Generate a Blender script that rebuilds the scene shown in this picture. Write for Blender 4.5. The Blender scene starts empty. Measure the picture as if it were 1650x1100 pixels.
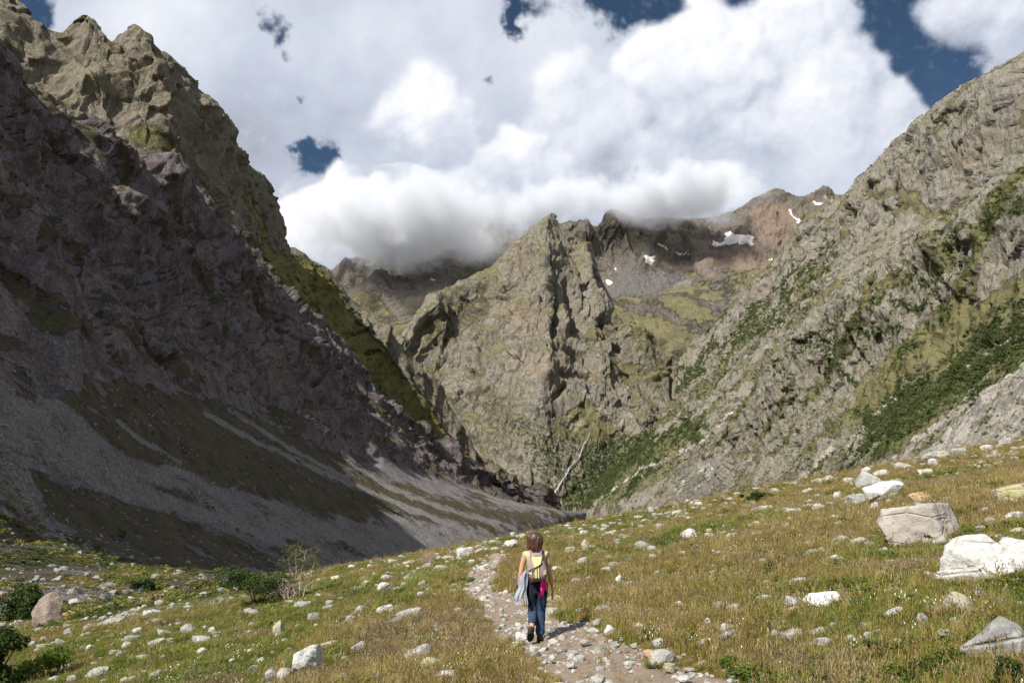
import bpy, bmesh, math, random, os
import numpy as np
from mathutils import Vector, Matrix, Euler
from mathutils.bvhtree import BVHTree

scene = bpy.context.scene
rng = np.random.default_rng(11)
random.seed(11)
R = math.radians

# ------------------------------------------------------------------ camera
FOC, CX0, CY0, PITCH = 1246.0, 825.0, 550.0, math.atan(270 / 1246.0)
CAMZ = 2.0
cam_data = bpy.data.cameras.new('camera')
cam_data.sensor_width = 36.0
cam_data.lens = 36.0 * FOC / 1650.0
cam_data.clip_start, cam_data.clip_end = 0.1, 60000
cam = bpy.data.objects.new('camera', cam_data)
scene.collection.objects.link(cam)
cam.location = (0, 0, CAMZ)
cam.rotation_euler = (math.pi / 2 + PITCH, 0, 0)
scene.camera = cam
SP, CP = math.sin(PITCH), math.cos(PITCH)

# ------------------------------------------------------------------ light
SUN_AZ, SUN_EL = (-0.64, -0.768), R(42)
SUN = Vector((SUN_AZ[0] * math.cos(SUN_EL), SUN_AZ[1] * math.cos(SUN_EL), math.sin(SUN_EL)))
sl = bpy.data.lights.new('sun', 'SUN')
sl.energy, sl.angle, sl.color = 4.8, R(0.5), (1.0, 0.95, 0.86)
so = bpy.data.objects.new('sun', sl)
scene.collection.objects.link(so)
so.rotation_euler = SUN.to_track_quat('Z', 'Y').to_euler()

scene.view_settings.view_transform = 'Standard'
scene.view_settings.look = 'None'
scene.view_settings.exposure = 0.6
scene.view_settings.gamma = 1.0
scene.view_settings.use_curve_mapping = False
scene.render.engine = 'CYCLES'
scene.cycles.max_bounces = 6
scene.cycles.diffuse_bounces = 2
scene.cycles.glossy_bounces = 1
scene.cycles.transparent_max_bounces = 12
scene.cycles.volume_bounces = 3
scene.cycles.use_denoising = True
try:
    scene.cycles.denoising_input_passes = 'RGB_ALBEDO_NORMAL'
except Exception:
    pass


def px_dir(u, v):
    """unit-forward direction (x, 1, z) of a point of the photograph"""
    cx, cy = (u - CX0) / FOC, (CY0 - v) / FOC
    y = CP - SP * cy
    return cx / y, (SP + CP * cy) / y


def W(u, v, Y):
    a, e = px_dir(u, v)
    return (a * Y, Y, CAMZ + e * Y)


def to_px(P):
    y, z = P[:, 1], P[:, 2] - CAMZ
    f = CP * y + SP * z
    g = CP * z - SP * y
    f = np.where(f < 1e-3, 1e-3, f)
    return CX0 + FOC * P[:, 0] / f, CY0 - FOC * g / f


# ------------------------------------------------------------------ node helpers
class NT:
    def __init__(self, tree):
        self.t = tree
        tree.nodes.clear()

    def n(self, kind, **kw):
        nd = self.t.nodes.new(kind)
        for k, v in kw.items():
            if k.startswith('_'):
                nd.inputs[k[1:]].default_value = v
            else:
                setattr(nd, k, v)
        return nd

    def put(self, sock, val):
        if isinstance(val, bpy.types.NodeSocket):
            self.t.links.new(val, sock)
        else:
            sock.default_value = val

    def math(self, op, a, b=0.0, c=0.0, clamp=False):
        nd = self.t.nodes.new('ShaderNodeMath')
        nd.operation, nd.use_clamp = op, clamp
        self.put(nd.inputs[0], a)
        self.put(nd.inputs[1], b)
        self.put(nd.inputs[2], c)
        return nd.outputs[0]

    def vmath(self, op, a, b=(0, 0, 0), scale=None):
        nd = self.t.nodes.new('ShaderNodeVectorMath')
        nd.operation = op
        self.put(nd.inputs[0], a)
        self.put(nd.inputs[1], b)
        if scale is not None:
            self.put(nd.inputs['Scale'], scale)
        return nd.outputs['Value'] if op in ('DOT_PRODUCT', 'LENGTH', 'DISTANCE') else nd.outputs['Vector']

    def ramp(self, x, lo, hi, a=0.0, b=1.0, smooth=True):
        nd = self.t.nodes.new('ShaderNodeMapRange')
        nd.interpolation_type = 'SMOOTHSTEP' if smooth else 'LINEAR'
        nd.clamp = True
        for i, q in enumerate((x, lo, hi, a, b)):
            self.put(nd.inputs[i], q)
        return nd.outputs[0]

    def mix(self, f, a, b):
        nd = self.t.nodes.new('ShaderNodeMix')
        nd.data_type = 'RGBA'
        self.put(nd.inputs[0], f)
        self.put(nd.inputs[6], a if isinstance(a, bpy.types.NodeSocket) else (*a, 1))
        self.put(nd.inputs[7], b if isinstance(b, bpy.types.NodeSocket) else (*b, 1))
        return nd.outputs[2]

    def noise(self, vec, scale, detail=4, rough=0.55, dist=0.0, lac=2.0):
        nd = self.t.nodes.new('ShaderNodeTexNoise')
        self.put(nd.inputs['Vector'], vec)
        nd.inputs['Scale'].default_value = scale
        nd.inputs['Detail'].default_value = detail
        nd.inputs['Roughness'].default_value = rough
        nd.inputs['Distortion'].default_value = dist
        nd.inputs['Lacunarity'].default_value = lac
        return nd.outputs['Fac']

    def vor(self, vec, scale, feature='F1', detail=0, rough=0.5, smooth=0.5):
        nd = self.t.nodes.new('ShaderNodeTexVoronoi')
        nd.feature = feature
        self.put(nd.inputs['Vector'], vec)
        nd.inputs['Scale'].default_value = scale
        if 'Detail' in nd.inputs:
            nd.inputs['Detail'].default_value = detail
            nd.inputs['Roughness'].default_value = rough
        if feature == 'SMOOTH_F1':
            nd.inputs['Smoothness'].default_value = smooth
        return nd.outputs['Distance']

    def bump(self, h, strength, dist, normal=None):
        nd = self.t.nodes.new('ShaderNodeBump')
        nd.inputs['Strength'].default_value = strength
        nd.inputs['Distance'].default_value = dist
        self.put(nd.inputs['Height'], h)
        if normal is not None:
            self.put(nd.inputs['Normal'], normal)
        return nd.outputs[0]

    def bsdf(self, col, rough=0.9, normal=None, spec=0.2, **kw):
        nd = self.t.nodes.new('ShaderNodeBsdfPrincipled')
        self.put(nd.inputs['Base Color'], col if isinstance(col, bpy.types.NodeSocket) else (*col, 1))
        self.put(nd.inputs['Roughness'], rough)
        nd.inputs['Specular IOR Level'].default_value = spec
        if normal is not None:
            self.put(nd.inputs['Normal'], normal)
        for k, v in kw.items():
            self.put(nd.inputs[k.replace('_', ' ')], v)
        out = self.t.nodes.new('ShaderNodeOutputMaterial')
        self.t.links.new(nd.outputs[0], out.inputs[0])
        return nd


def new_mat(name):
    m = bpy.data.materials.new(name)
    m.use_nodes = True
    return m, NT(m.node_tree)


# ------------------------------------------------------------------ sky
world = bpy.data.worlds.new('World')
scene.world = world
world.use_nodes = True
world.cycles.sampling_method = 'MANUAL'
world.cycles.sample_map_resolution = 512


CLOUD_GAIN = 0.775


# ------------------------------------------------------------------ noise in numpy
_perm = np.random.default_rng(5).permutation(256).astype(np.int32)
_perm = np.concatenate([_perm, _perm, _perm])
_g = np.random.default_rng(6).normal(size=(256, 3))
_g = (_g / np.linalg.norm(_g, axis=1, keepdims=True)).astype(np.float32)


def perlin(P, seed=0):
    P = np.asarray(P, dtype=np.float32) + np.float32(seed * 17.37)
    i = np.floor(P).astype(np.int32)
    f = P - i
    i &= 255
    u = f * f * f * (f * (f * 6 - 15) + 10)
    res = np.zeros(len(P), np.float32)
    for dx in (0, 1):
        hx = _perm[i[:, 0] + dx]
        wx = u[:, 0] if dx else 1 - u[:, 0]
        for dy in (0, 1):
            hy = _perm[(hx + i[:, 1] + dy)]
            wy = u[:, 1] if dy else 1 - u[:, 1]
            for dz in (0, 1):
                g = _g[_perm[(hy + i[:, 2] + dz)]]
                wz = u[:, 2] if dz else 1 - u[:, 2]
                d = g[:, 0] * (f[:, 0] - dx) + g[:, 1] * (f[:, 1] - dy) + g[:, 2] * (f[:, 2] - dz)
                res += wx * wy * wz * d
    return res * 1.6


def fbm(P, oct=4, gain=0.5, seed=0):
    a, s, r = 1.0, 1.0, 0.0
    for k in range(oct):
        r = r + a * perlin(P * s, seed + k)
        a *= gain
        s *= 2.03
    return r


def ridged(P, oct=5, gain=0.55, seed=0):
    a, s, r, w = 1.0, 1.0, 0.0, 1.0
    for k in range(oct):
        n = 1 - np.abs(perlin(P * s, seed + k)) * 1.5
        n = np.clip(n, 0, 1) ** 2 * w
        w = np.clip(n * 1.6, 0, 1)
        r = r + a * n
        a *= gain
        s *= 2.07
    return r


def sstep(a, b, x):
    t = np.clip((x - a) / (b - a), 0, 1)
    return t * t * (3 - 2 * t)


def blur(a, s):
    """gaussian blur by separable running sums"""
    for _ in range(3):
        r = max(1, int(round(s * 0.9)))
        for ax in (0, 1):
            p = np.pad(a, [(r + 1, r) if k == ax else (0, 0) for k in (0, 1)], mode='edge')
            c = np.cumsum(p, axis=ax, dtype=np.float64)
            n = a.shape[ax]
            a = (np.take(c, range(2 * r + 1, 2 * r + 1 + n), ax) - np.take(c, range(0, n), ax)) / (2 * r + 1)
    return a.astype(np.float32)


SKY_U0, SKY_V0, SKY_W, SKY_H, SKY_S = -260, -260, 2200, 900, 0.66


def paint_clouds():
    """Cumulus built from thousands of round puffs: their surface is lit from the sun's side and
    laid layer over layer. Returns colour and cover on a grid over the part of the sky in view."""
    rs = np.random.default_rng(3)
    w, h = int(SKY_W * SKY_S), int(SKY_H * SKY_S)
    U, V = np.meshgrid(SKY_U0 + (np.arange(w) + .5) / SKY_S, SKY_V0 + (np.arange(h) + .5) / SKY_S)
    Pn = np.stack([U.ravel(), V.ravel(), np.zeros(w * h)], -1).astype(np.float32)

    def noise(size, oct, gain, seed, sq=1.0):
        return fbm(Pn * np.array([1 / size, sq / size, 0], np.float32), oct, gain, seed).reshape(h, w)
    n_big, n_mid, n_fin = noise(230, 3, .5, 1), noise(70, 4, .55, 5), noise(22, 4, .6, 9)
    n2 = noise(48, 5, .6, 15)
    wu, wv = noise(60, 5, .58, 21) * 26, noise(60, 5, .58, 27) * 26

    def soft_blobs(items, warp=1.0):
        a = np.zeros((h, w), np.float32)
        for (u, v, r, k) in items:
            d = ((U + wu * warp - u) ** 2 + (V + wv * warp - v) ** 2) / (r * r)
            a += k * np.exp(-d)
        return a
    # high smooth sheet with torn holes
    gaps = [(1470, 30, 75, 1.2), (1425, 95, 55, 1), (1500, 125, 60, 1.2), (1550, 160, 50, 1), (1400, 45, 40, .8), (1540, 90, 50, 1),
            (1000, -6, 45, 1.1), (1060, -6, 50, 1.2), (1130, -8, 46, 1.2), (1185, -14, 38, 1), (1290, -60, 60, 1),
            (505, 262, 26, 1.6), (530, 268, 20, 1.4), (495, 240, 14, 1), (455, 62, 18, 1.0), (430, 32, 16, .8), (470, 95, 12, .6), (480, 160, 10, .5),
            (838, 18, 22, 1.3), (838, 50, 13, 1), (35, 8, 40, 1.6), (60, 40, 20, 1), (795, 130, 12, .7), (1010, 105, 10, .5),
            (930, -120, 110, 1.5), (1250, -190, 130, 1.5), (200, -210, 120, 1), (1700, -40, 80, .6), (600, -200, 90, 1)]
    g = soft_blobs(gaps, .75)
    a0 = 1 - sstep(.18, 1.0, g + n_fin * .12 + n2 * .26)
    tone0 = .52 + .08 * n_big + .045 * n_mid + .02 * n2
    tone0 += soft_blobs([(250, 40, 110, .22), (700, 20, 160, .10), (560, 60, 120, .04), (330, 180, 110, -.10), (410, 240, 90, -.10), (560, 130, 90, -.02), (900, 60, 90, .10),
                         (1380, 280, 80, .10), (760, 400, 130, -.26), (620, 460, 120, -.25), (1000, 380, 130, -.20), (920, 330, 60, -.10), (1150, 400, 80, -.15)], .5)
    tone = tone0
    alpha = a0.copy()
    L3 = np.array([-.50, -.62, .60])          # picture axes: right, down, towards the viewer
    L3 = L3 / np.linalg.norm(L3)

    def mass(blobs, kids, base, gain, dark_at=None, soft=2.2, fall=(9e3, 1e4), edge=1.0, ao=1.0, fade=(9e3, 1e4, 0, 0)):
        nonlocal tone, alpha
        H = np.full((h, w), -1.0, np.float32)
        todo = [(u, v, 0.0, r, 0) for (u, v, r) in blobs]
        k = 0
        while k < len(todo):
            u, v, z, r, lev = todo[k]
            k += 1
            x0, x1 = int((u - r - SKY_U0) * SKY_S), int((u + r - SKY_U0) * SKY_S) + 2
            y0, y1 = int((v - r - SKY_V0) * SKY_S), int((v + r - SKY_V0) * SKY_S) + 2
            x0, y0, x1, y1 = max(0, x0), max(0, y0), min(w, x1), min(h, y1)
            if x0 < x1 and y0 < y1:
                uu = U[y0:y1, x0:x1] + wu[y0:y1, x0:x1] * .45
                vv = V[y0:y1, x0:x1] + wv[y0:y1, x0:x1] * .45
                q = r * r - (uu - u) ** 2 - (vv - v) ** 2
                hh = np.where(q > 0, z + np.sqrt(np.maximum(q, 0)) * .8, -1)
                H[y0:y1, x0:x1] = np.maximum(H[y0:y1, x0:x1], hh)
            if lev < len(kids):
                n, f = kids[lev]
                for _ in range(n):
                    t = rs.uniform(0, 2 * np.pi)
                    e = rs.uniform(.15, 1.0) ** .7
                    rr = r * f * rs.uniform(.6, 1.25)
                    cu, cv = u + math.cos(t) * r * e * .92, v + math.sin(t) * r * e * .92 - r * .05
                    cz = z + math.sqrt(max(0, 1 - e * e * .9)) * r * .8 - rr * .35
                    todo.append((cu, cv, cz, rr, lev + 1))
        cov = blur((H > 0).astype(np.float32), soft)
        Hs = np.maximum(H, 0)
        Hs = blur(Hs, 2.6) + (n_fin * 1.0 + n2 * 4.0 + n_mid * 3)
        Hm = blur(Hs, 8)
        Hb = blur(Hs, 26)

        def lam(F, k):
            gy, gx = np.gradient(F)
            gx, gy = gx * SKY_S * k, gy * SKY_S * k
            il = 1 / np.sqrt(1 + gx * gx + gy * gy)
            return (-gx * L3[0] - gy * L3[1] + L3[2]) * il
        lit = .26 * lam(Hs, .75) + .40 * lam(Hm, 1.1) + .34 * lam(Hb, 1.4)
        occ = np.clip((Hs - Hm) / 14, -1, 1) * .35 + np.clip((Hm - Hb) / 26, -1, 1) * .65
        tn = base + gain * 1.3 * (lit - .50) + .13 * ao * occ + .035 * n_mid
        tn -= .30 * sstep(fall[0], fall[1], V + wv * 1.2 + n_mid * 20)
        tn += soft_blobs([(0, 0, 1, 0)]) + .05 * n2 + .05 * noise(130, 3, .5, 71)
        if dark_at:
            tn = tn + soft_blobs(dark_at, .9)
        al = sstep(.5 - .42 * edge, .5 + .42 * edge, cov + n_fin * .16 * edge)
        al = al * (1 - sstep(fade[0], fade[1], V + .25 * (U - fade[2]) * fade[3] + wv * 1.5 + n_mid * 16))
        tone = tone * (1 - al) + tn * al
        alpha = np.maximum(alpha, al)

    K3 = [(13, .46), (7, .46), (4, .5)]
    K2 = [(14, .42), (7, .45)]
    mass([(1590, 10, 60), (1650, 30, 80), (1540, 25, 45), (1720, 60, 90), (1495, 25, 22), (1640, 90, 30)], K2, .47, .34, soft=7, edge=1.1)
    mass([(1130, 75, 72), (1200, 110, 80), (1060, 95, 55), (1270, 60, 66), (1330, 70, 52), (1290, 150, 82), (1370, 170, 66), (1430, 200, 52), (1475, 205, 30),
          (1200, 200, 90), (1330, 240, 85), (1100, 190, 80), (1020, 130, 45), (1340, 10, 40), (1250, 250, 70)], K3, .66, .30,
         dark_at=[(1180, 190, 70, -.15), (1060, 170, 60, -.12), (1380, 240, 60, .04), (1150, 80, 60, .10), (1300, 110, 70, .03), (1240, 250, 60, -.10), (1420, 100, 50, -.08)], soft=4, fade=(180, 330, 0, 0))
    mass([(925, 115, 42), (970, 165, 50), (900, 170, 46), (1000, 210, 66), (930, 230, 66), (1060, 270, 70), (900, 120, 26)], K3, .57, .24,
         dark_at=[(905, 112, 30, .16), (880, 180, 50, -.06), (990, 320, 60, -.08), (960, 250, 60, .05)], soft=8, edge=1.15, fade=(200, 330, 0, 0))
    mass([(690, 145, 44), (705, 195, 55), (650, 190, 40), (735, 230, 50), (690, 260, 60)], K3, .64, .28, soft=7, edge=1.15, fade=(170, 300, 0, 0), dark_at=[(690, 130, 50, .10)])
    mass([(840, 262, 44), (800, 295, 48), (880, 300, 50), (770, 340, 55), (850, 350, 60), (920, 320, 50), (720, 330, 55)], K3, .64, .28,
         dark_at=[(790, 380, 85, -.24), (870, 345, 50, -.14), (760, 300, 50, -.06), (840, 225, 36, .14)], soft=5, fall=(300, 420), fade=(360, 430, 0, 0))
    mass([(1165, 320, 42), (1110, 345, 40), (1210, 318, 26), (1040, 352, 36), (1180, 345, 40), (985, 350, 40), (930, 350, 36)], K3, .60, .26,
         dark_at=[(1020, 372, 70, -.16), (1170, 290, 40, .14), (930, 340, 50, -.12)], soft=5, fall=(335, 390), fade=(372, 420, 0, 0))
    mass([(575, 335, 52), (520, 345, 46), (470, 365, 42), (625, 365, 50), (560, 395, 60), (480, 410, 44), (660, 400, 46), (440, 385, 24), (620, 320, 26)], K3, .74, .30,
         dark_at=[(690, 410, 60, -.14), (600, 440, 60, -.18), (500, 345, 80, .06)], soft=3.4, fall=(350, 450), fade=(440, 520, 0, 0))
    # drifting veil that softens everything a little
    veil = np.clip(.22 + .30 * noise(120, 5, .6, 61), 0, .7)
    tone = tone * (1 - veil) + veil * (blur(tone, 18) + .03 * n2)
    return tone.astype(np.float32), np.clip(alpha, 0, 1).astype(np.float32)


TONE = ([-.2, .1, .28, .42, .55, .68, .82, 1.05],
        [(.09, .095, .11), (.19, .20, .225), (.32, .34, .385), (.43, .465, .555), (.55, .59, .685), (.69, .72, .79), (.84, .85, .88), (.96, .96, .97)])


def tone_rgb(t):
    return np.stack([np.interp(t, TONE[0], [c[k] for c in TONE[1]]) for k in range(3)], -1)


def direction_noise(D, size, oct, gain, seed):
    return fbm((D / size).astype(np.float32), oct, gain, seed)


def build_sky():
    """Nishita sky behind a cover of cumulus computed from noise and puffs for the whole upper sky"""
    w, h = 5120, 2560
    # broken cumulus for the whole sphere, coarse
    cw, ch = 640, 320
    lon = (np.arange(cw) + .5) / cw * 2 * np.pi - np.pi          # 0 looks along +y
    lat = (np.arange(ch) + .5) / ch * np.pi - np.pi / 2
    LO, LA = np.meshgrid(lon, lat)
    D = np.stack([np.sin(LO) * np.cos(LA), np.cos(LO) * np.cos(LA), np.sin(LA)], -1).reshape(-1, 3)
    t = .56 + .16 * direction_noise(D, .35, 5, .55, 101) + .06 * direction_noise(D, .08, 3, .5, 105)
    gp = direction_noise(D, .55, 4, .55, 111)
    al = 1 - sstep(.16, .30, gp)
    coarse = np.concatenate([tone_rgb(t), al[:, None]], 1).reshape(ch, cw, 4).astype(np.float32)
    tone, alpha = paint_clouds()
    # fine grid over the part of the sky in view
    j0, j1 = int(w * (.5 - 60 / 360)), int(w * (.5 + 60 / 360))
    i0, i1 = h // 2, int(h * (.5 + 56 / 180))
    img = np.zeros((h, w, 4), np.float32)
    yy = np.clip((np.arange(h) + .5) / h * ch - .5, 0, ch - 1.001)
    xx = np.clip((np.arange(w) + .5) / w * cw - .5, 0, cw - 1.001)
    yi, xi = yy.astype(int), xx.astype(int)
    fy, fx = (yy - yi)[:, None, None].astype(np.float32), (xx - xi)[None, :, None].astype(np.float32)
    row = coarse[yi] * (1 - fy) + coarse[yi + 1] * fy
    img[:] = row[:, xi] * (1 - fx) + row[:, xi + 1] * fx
    lo = (np.arange(j0, j1) + .5) / w * 2 * np.pi - np.pi
    la = (np.arange(i0, i1) + .5) / h * np.pi - np.pi / 2
    LO, LA = np.meshgrid(lo, la)
    D = np.stack([np.sin(LO) * np.cos(LA), np.cos(LO) * np.cos(LA), np.sin(LA) + 0 * LO], -1).reshape(-1, 3)
    u, v = to_px(D * 1e5 + np.array([0, 0, CAMZ]))
    gx, gy = (u - SKY_U0) * SKY_S - .5, (v - SKY_V0) * SKY_S - .5
    hh, ww = tone.shape
    ok = sstep(0, 110, gx) * sstep(0, 90, gy) * sstep(0, 110, ww - 1 - gx) * sstep(0, 10, hh - 1 - gy)
    gx, gy = np.clip(gx, 0, ww - 1.001), np.clip(gy, 0, hh - 1.001)
    a, b = gx.astype(int), gy.astype(int)
    fx, fy = gx - a, gy - b
    smp = lambda F: (F[b, a] * (1 - fx) + F[b, a + 1] * fx) * (1 - fy) + (F[b + 1, a] * (1 - fx) + F[b + 1, a + 1] * fx) * fy
    fine = np.concatenate([tone_rgb(smp(tone)), smp(alpha)[:, None]], 1)
    blk = img[i0:i1, j0:j1].reshape(-1, 4)
    blk = blk * (1 - ok[:, None]) + fine * ok[:, None]
    img[i0:i1, j0:j1] = blk.reshape(i1 - i0, j1 - j0, 4)
    im = bpy.data.images.new('cloud_cover', w, h, alpha=True, float_buffer=True)
    im.colorspace_settings.name = 'Non-Color'
    im.alpha_mode = 'CHANNEL_PACKED'
    im.pixels.foreach_set(img.ravel())
    im.update()
    im.pack()
    N = NT(world.node_tree)
    STR = 0.06
    sky = N.n('ShaderNodeTexSky', sky_type='NISHITA', sun_disc=False, sun_elevation=SUN_EL,
              sun_rotation=math.atan2(SUN_AZ[0], SUN_AZ[1]), altitude=2200.0, air_density=1.0,
              dust_density=0.3, ozone_density=3.0)
    D = N.n('ShaderNodeTexCoord').outputs['Generated']
    sep = N.n('ShaderNodeSeparateXYZ')
    N.put(sep.inputs[0], D)
    # bearing and height of the view direction, as the cloud cover is laid out
    lon = N.math('ARCTAN2', sep.outputs[0], sep.outputs[1])
    lat = N.math('ARCSINE', sep.outputs[2])
    comb = N.n('ShaderNodeCombineXYZ')
    N.put(comb.inputs[0], N.math('MULTIPLY_ADD', lon, 1 / (2 * math.pi), 0.5))
    N.put(comb.inputs[1], N.math('MULTIPLY_ADD', lat, 1 / math.pi, 0.5))
    tex = N.n('ShaderNodeTexImage', interpolation='Linear', extension='EXTEND')
    tex.image = im
    N.put(tex.inputs[0], comb.outputs[0])
    cloud = N.vmath('SCALE', tex.outputs[0], scale=CLOUD_GAIN / STR)
    blue = N.vmath('MULTIPLY', sky.outputs[0], (0.66, 0.74, 0.72))
    col = N.mix(tex.outputs[1], blue, cloud)
    bg = N.n('ShaderNodeBackground')
    bg.inputs[1].default_value = STR
    N.put(bg.inputs[0], col)
    out = N.n('ShaderNodeOutputWorld')
    N.put(out.inputs[0], bg.outputs[0])


build_sky()


def in_poly(u, v, poly, soft=8.0):
    """soft inside-ness of points in a polygon"""
    inside = np.zeros(len(u), bool)
    dist = np.full(len(u), 1e9, np.float32)
    n = len(poly)
    for k in range(n):
        x0, y0 = poly[k]
        x1, y1 = poly[(k + 1) % n]
        c = ((y0 > v) != (y1 > v)) & (u < (x1 - x0) * (v - y0) / ((y1 - y0) or 1e-6) + x0)
        inside ^= c
        dx, dy = x1 - x0, y1 - y0
        t = np.clip(((u - x0) * dx + (v - y0) * dy) / (dx * dx + dy * dy + 1e-9), 0, 1)
        dist = np.minimum(dist, np.hypot(u - x0 - t * dx, v - y0 - t * dy))
    sd = np.where(inside, dist, -dist)
    return sstep(-soft, soft, sd)


def near_line(u, v, line, width):
    """1 on the polyline falling to 0 at its width; line points may carry their own width"""
    best = np.zeros(len(u), np.float32)
    for k in range(len(line) - 1):
        x0, y0 = line[k][:2]
        x1, y1 = line[k + 1][:2]
        dx, dy = x1 - x0, y1 - y0
        t = np.clip(((u - x0) * dx + (v - y0) * dy) / (dx * dx + dy * dy + 1e-9), 0, 1)
        d = np.hypot(u - x0 - t * dx, v - y0 - t * dy)
        wd = width if len(line[k]) < 3 else line[k][2] + (line[k + 1][2] - line[k][2]) * t
        best = np.maximum(best, np.clip(1 - d / wd, 0, 1))
    return best


def catmull(c, t):
    n = len(c)
    t = np.clip(t, 0, n - 1 - 1e-6)
    i = np.floor(t).astype(int)
    f = (t - i).reshape((-1,) + (1,) * (c.ndim - 1))
    g = lambda k: c[np.clip(k, 0, n - 1)]
    p0, p1, p2, p3 = g(i - 1), g(i), g(i + 1), g(i + 2)
    return 0.5 * (2 * p1 + (p2 - p0) * f + (2 * p0 - 5 * p1 + 4 * p2 - p3) * f * f + (3 * p1 - p0 - 3 * p2 + p3) * f ** 3)


def grid_normals(G):
    du = np.gradient(G, axis=0)
    dv = np.gradient(G, axis=1)
    n = np.cross(du, dv)
    return n / (np.linalg.norm(n, axis=2, keepdims=True) + 1e-9)


def grid_mesh(name, G, mat, attrs=None, wrap=False, flip=False):
    nu, nv = G.shape[:2]
    me = bpy.data.meshes.new(name)
    idx = np.arange(nu * nv).reshape(nu, nv)
    a, b, c, d = idx[:-1, :-1], idx[1:, :-1], idx[1:, 1:], idx[:-1, 1:]
    q = np.stack([a, b, c, d] if not flip else [a, d, c, b], -1).reshape(-1, 4)
    me.vertices.add(nu * nv)
    me.vertices.foreach_set('co', G.reshape(-1).astype(np.float32))
    me.loops.add(len(q) * 4)
    me.loops.foreach_set('vertex_index', q.reshape(-1).astype(np.int32))
    me.polygons.add(len(q))
    me.polygons.foreach_set('loop_start', np.arange(0, len(q) * 4, 4, dtype=np.int32))
    me.polygons.foreach_set('loop_total', np.full(len(q), 4, np.int32))
    me.polygons.foreach_set('use_smooth', np.ones(len(q), bool))
    me.update(calc_edges=True)
    me.materials.append(mat)
    for k, v in (attrs or {}).items():
        at = me.attributes.new(k, 'FLOAT_COLOR', 'POINT')
        at.data.foreach_set('color', v.reshape(-1).astype(np.float32))
    ob = bpy.data.objects.new(name, me)
    scene.collection.objects.link(ob)
    return ob, q


def tag(o, label=None, cat=None, group=None, kind=None):
    for k, v in (('label', label), ('category', cat), ('group', group), ('kind', kind)):
        if v:
            o[k] = v
    return o


# ------------------------------------------------------------------ the meadow
L = {}


def ground(x, y, fine=True):
    """height of the meadow and valley floor; camera stands at the origin, eyes at CAMZ"""
    x, y = np.asarray(x, float), np.asarray(y, float)
    xs = np.where(x > 60, 60 + (x - 60) * 0.5, x)
    xs = np.where(x < -75, -75 + (x + 75) * 0.10, xs)
    z = 0.18 * xs - 0.003 * np.clip(y, -200, 200)
    # gentle roll of the meadow
    z = z + 0.35 * np.sin(x * 0.10 + 0.6) * np.sin(y * 0.085 + 0.4) * sstep(8, 30, np.hypot(x, y))
    a = x / np.maximum(y, 1.0)
    yc = 62 + 10 * np.clip(a, -.3, .7)
    t = np.maximum(0, y - yc)
    drop = np.where(t < 60, 0.0035 * t * t, 12.6 + 0.42 * (t - 60))
    left = sstep(-0.30, -0.44, a)
    drop = drop * (1 - left) + left * 0.035 * np.maximum(0, y - 100)
    z = z - drop
    z = np.maximum(z, -85 + 0 * z)
    if fine:
        P = np.stack([x.ravel(), y.ravel(), 0 * x.ravel()], -1)
        dd = np.hypot(x, y)
        lum = (fbm(P * 0.16, 3, 0.5, 40) * 0.22 + fbm(P * 0.9, 3, 0.5, 44) * 0.055).reshape(x.shape)
        z = z + lum * np.where(dd < 2, 0.2, 1.0)
    return z


def hit(u, v, lo=4.0, hi=260.0):
    """where the ray through a point of the photograph meets the meadow"""
    a, e = px_dir(u, v)
    ys = np.concatenate([np.linspace(lo, 40, 400), np.linspace(40, hi, 600)])
    h = ground(a * ys, ys) - (CAMZ + e * ys)
    k = np.argmax(h > 0)
    if not (h > 0).any():
        k = len(ys) - 1
    y = ys[k]
    if k > 0:
        f = -h[k - 1] / (h[k] - h[k - 1] + 1e-9)
        y = ys[k - 1] + f * (ys[k] - ys[k - 1])
    p = np.array([a * y, y, float(ground(a * y, y))])
    if 'bvh' in L and u < 600:
        loc, _, _, _ = L['bvh'].ray_cast(Vector((0, 0, CAMZ)), Vector((a, 1, e)).normalized(), 600)
        if loc is not None and loc.y < y:
            p = np.array(loc)
    return p


def surface(x, y, z):
    """the higher of the meadow and the foot of the scree fans"""
    z = np.array(z, float)
    for i in range(len(z)):
        loc, _, _, _ = L['bvh'].ray_cast(Vector((x[i], y[i], 400)), Vector((0, 0, -1)))
        if loc is not None and loc.z > z[i]:
            z[i] = loc.z
    return z


PATH_PX = [(1075, 1160, 1.25), (1020, 1098, 1.15), (965, 1068, .95), (905, 1040, .85), (862, 1020, .78), (820, 990, .72),
           (785, 962, .75), (768, 942, .8), (785, 915, .9), (805, 893, 1.1)]
PATH = [(*hit(u, v)[:2], w * (.84 if v > 1000 else .66)) for u, v, w in PATH_PX]


def path_mask(x, y):
    return near_line(x, y, PATH, 1.0)


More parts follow.
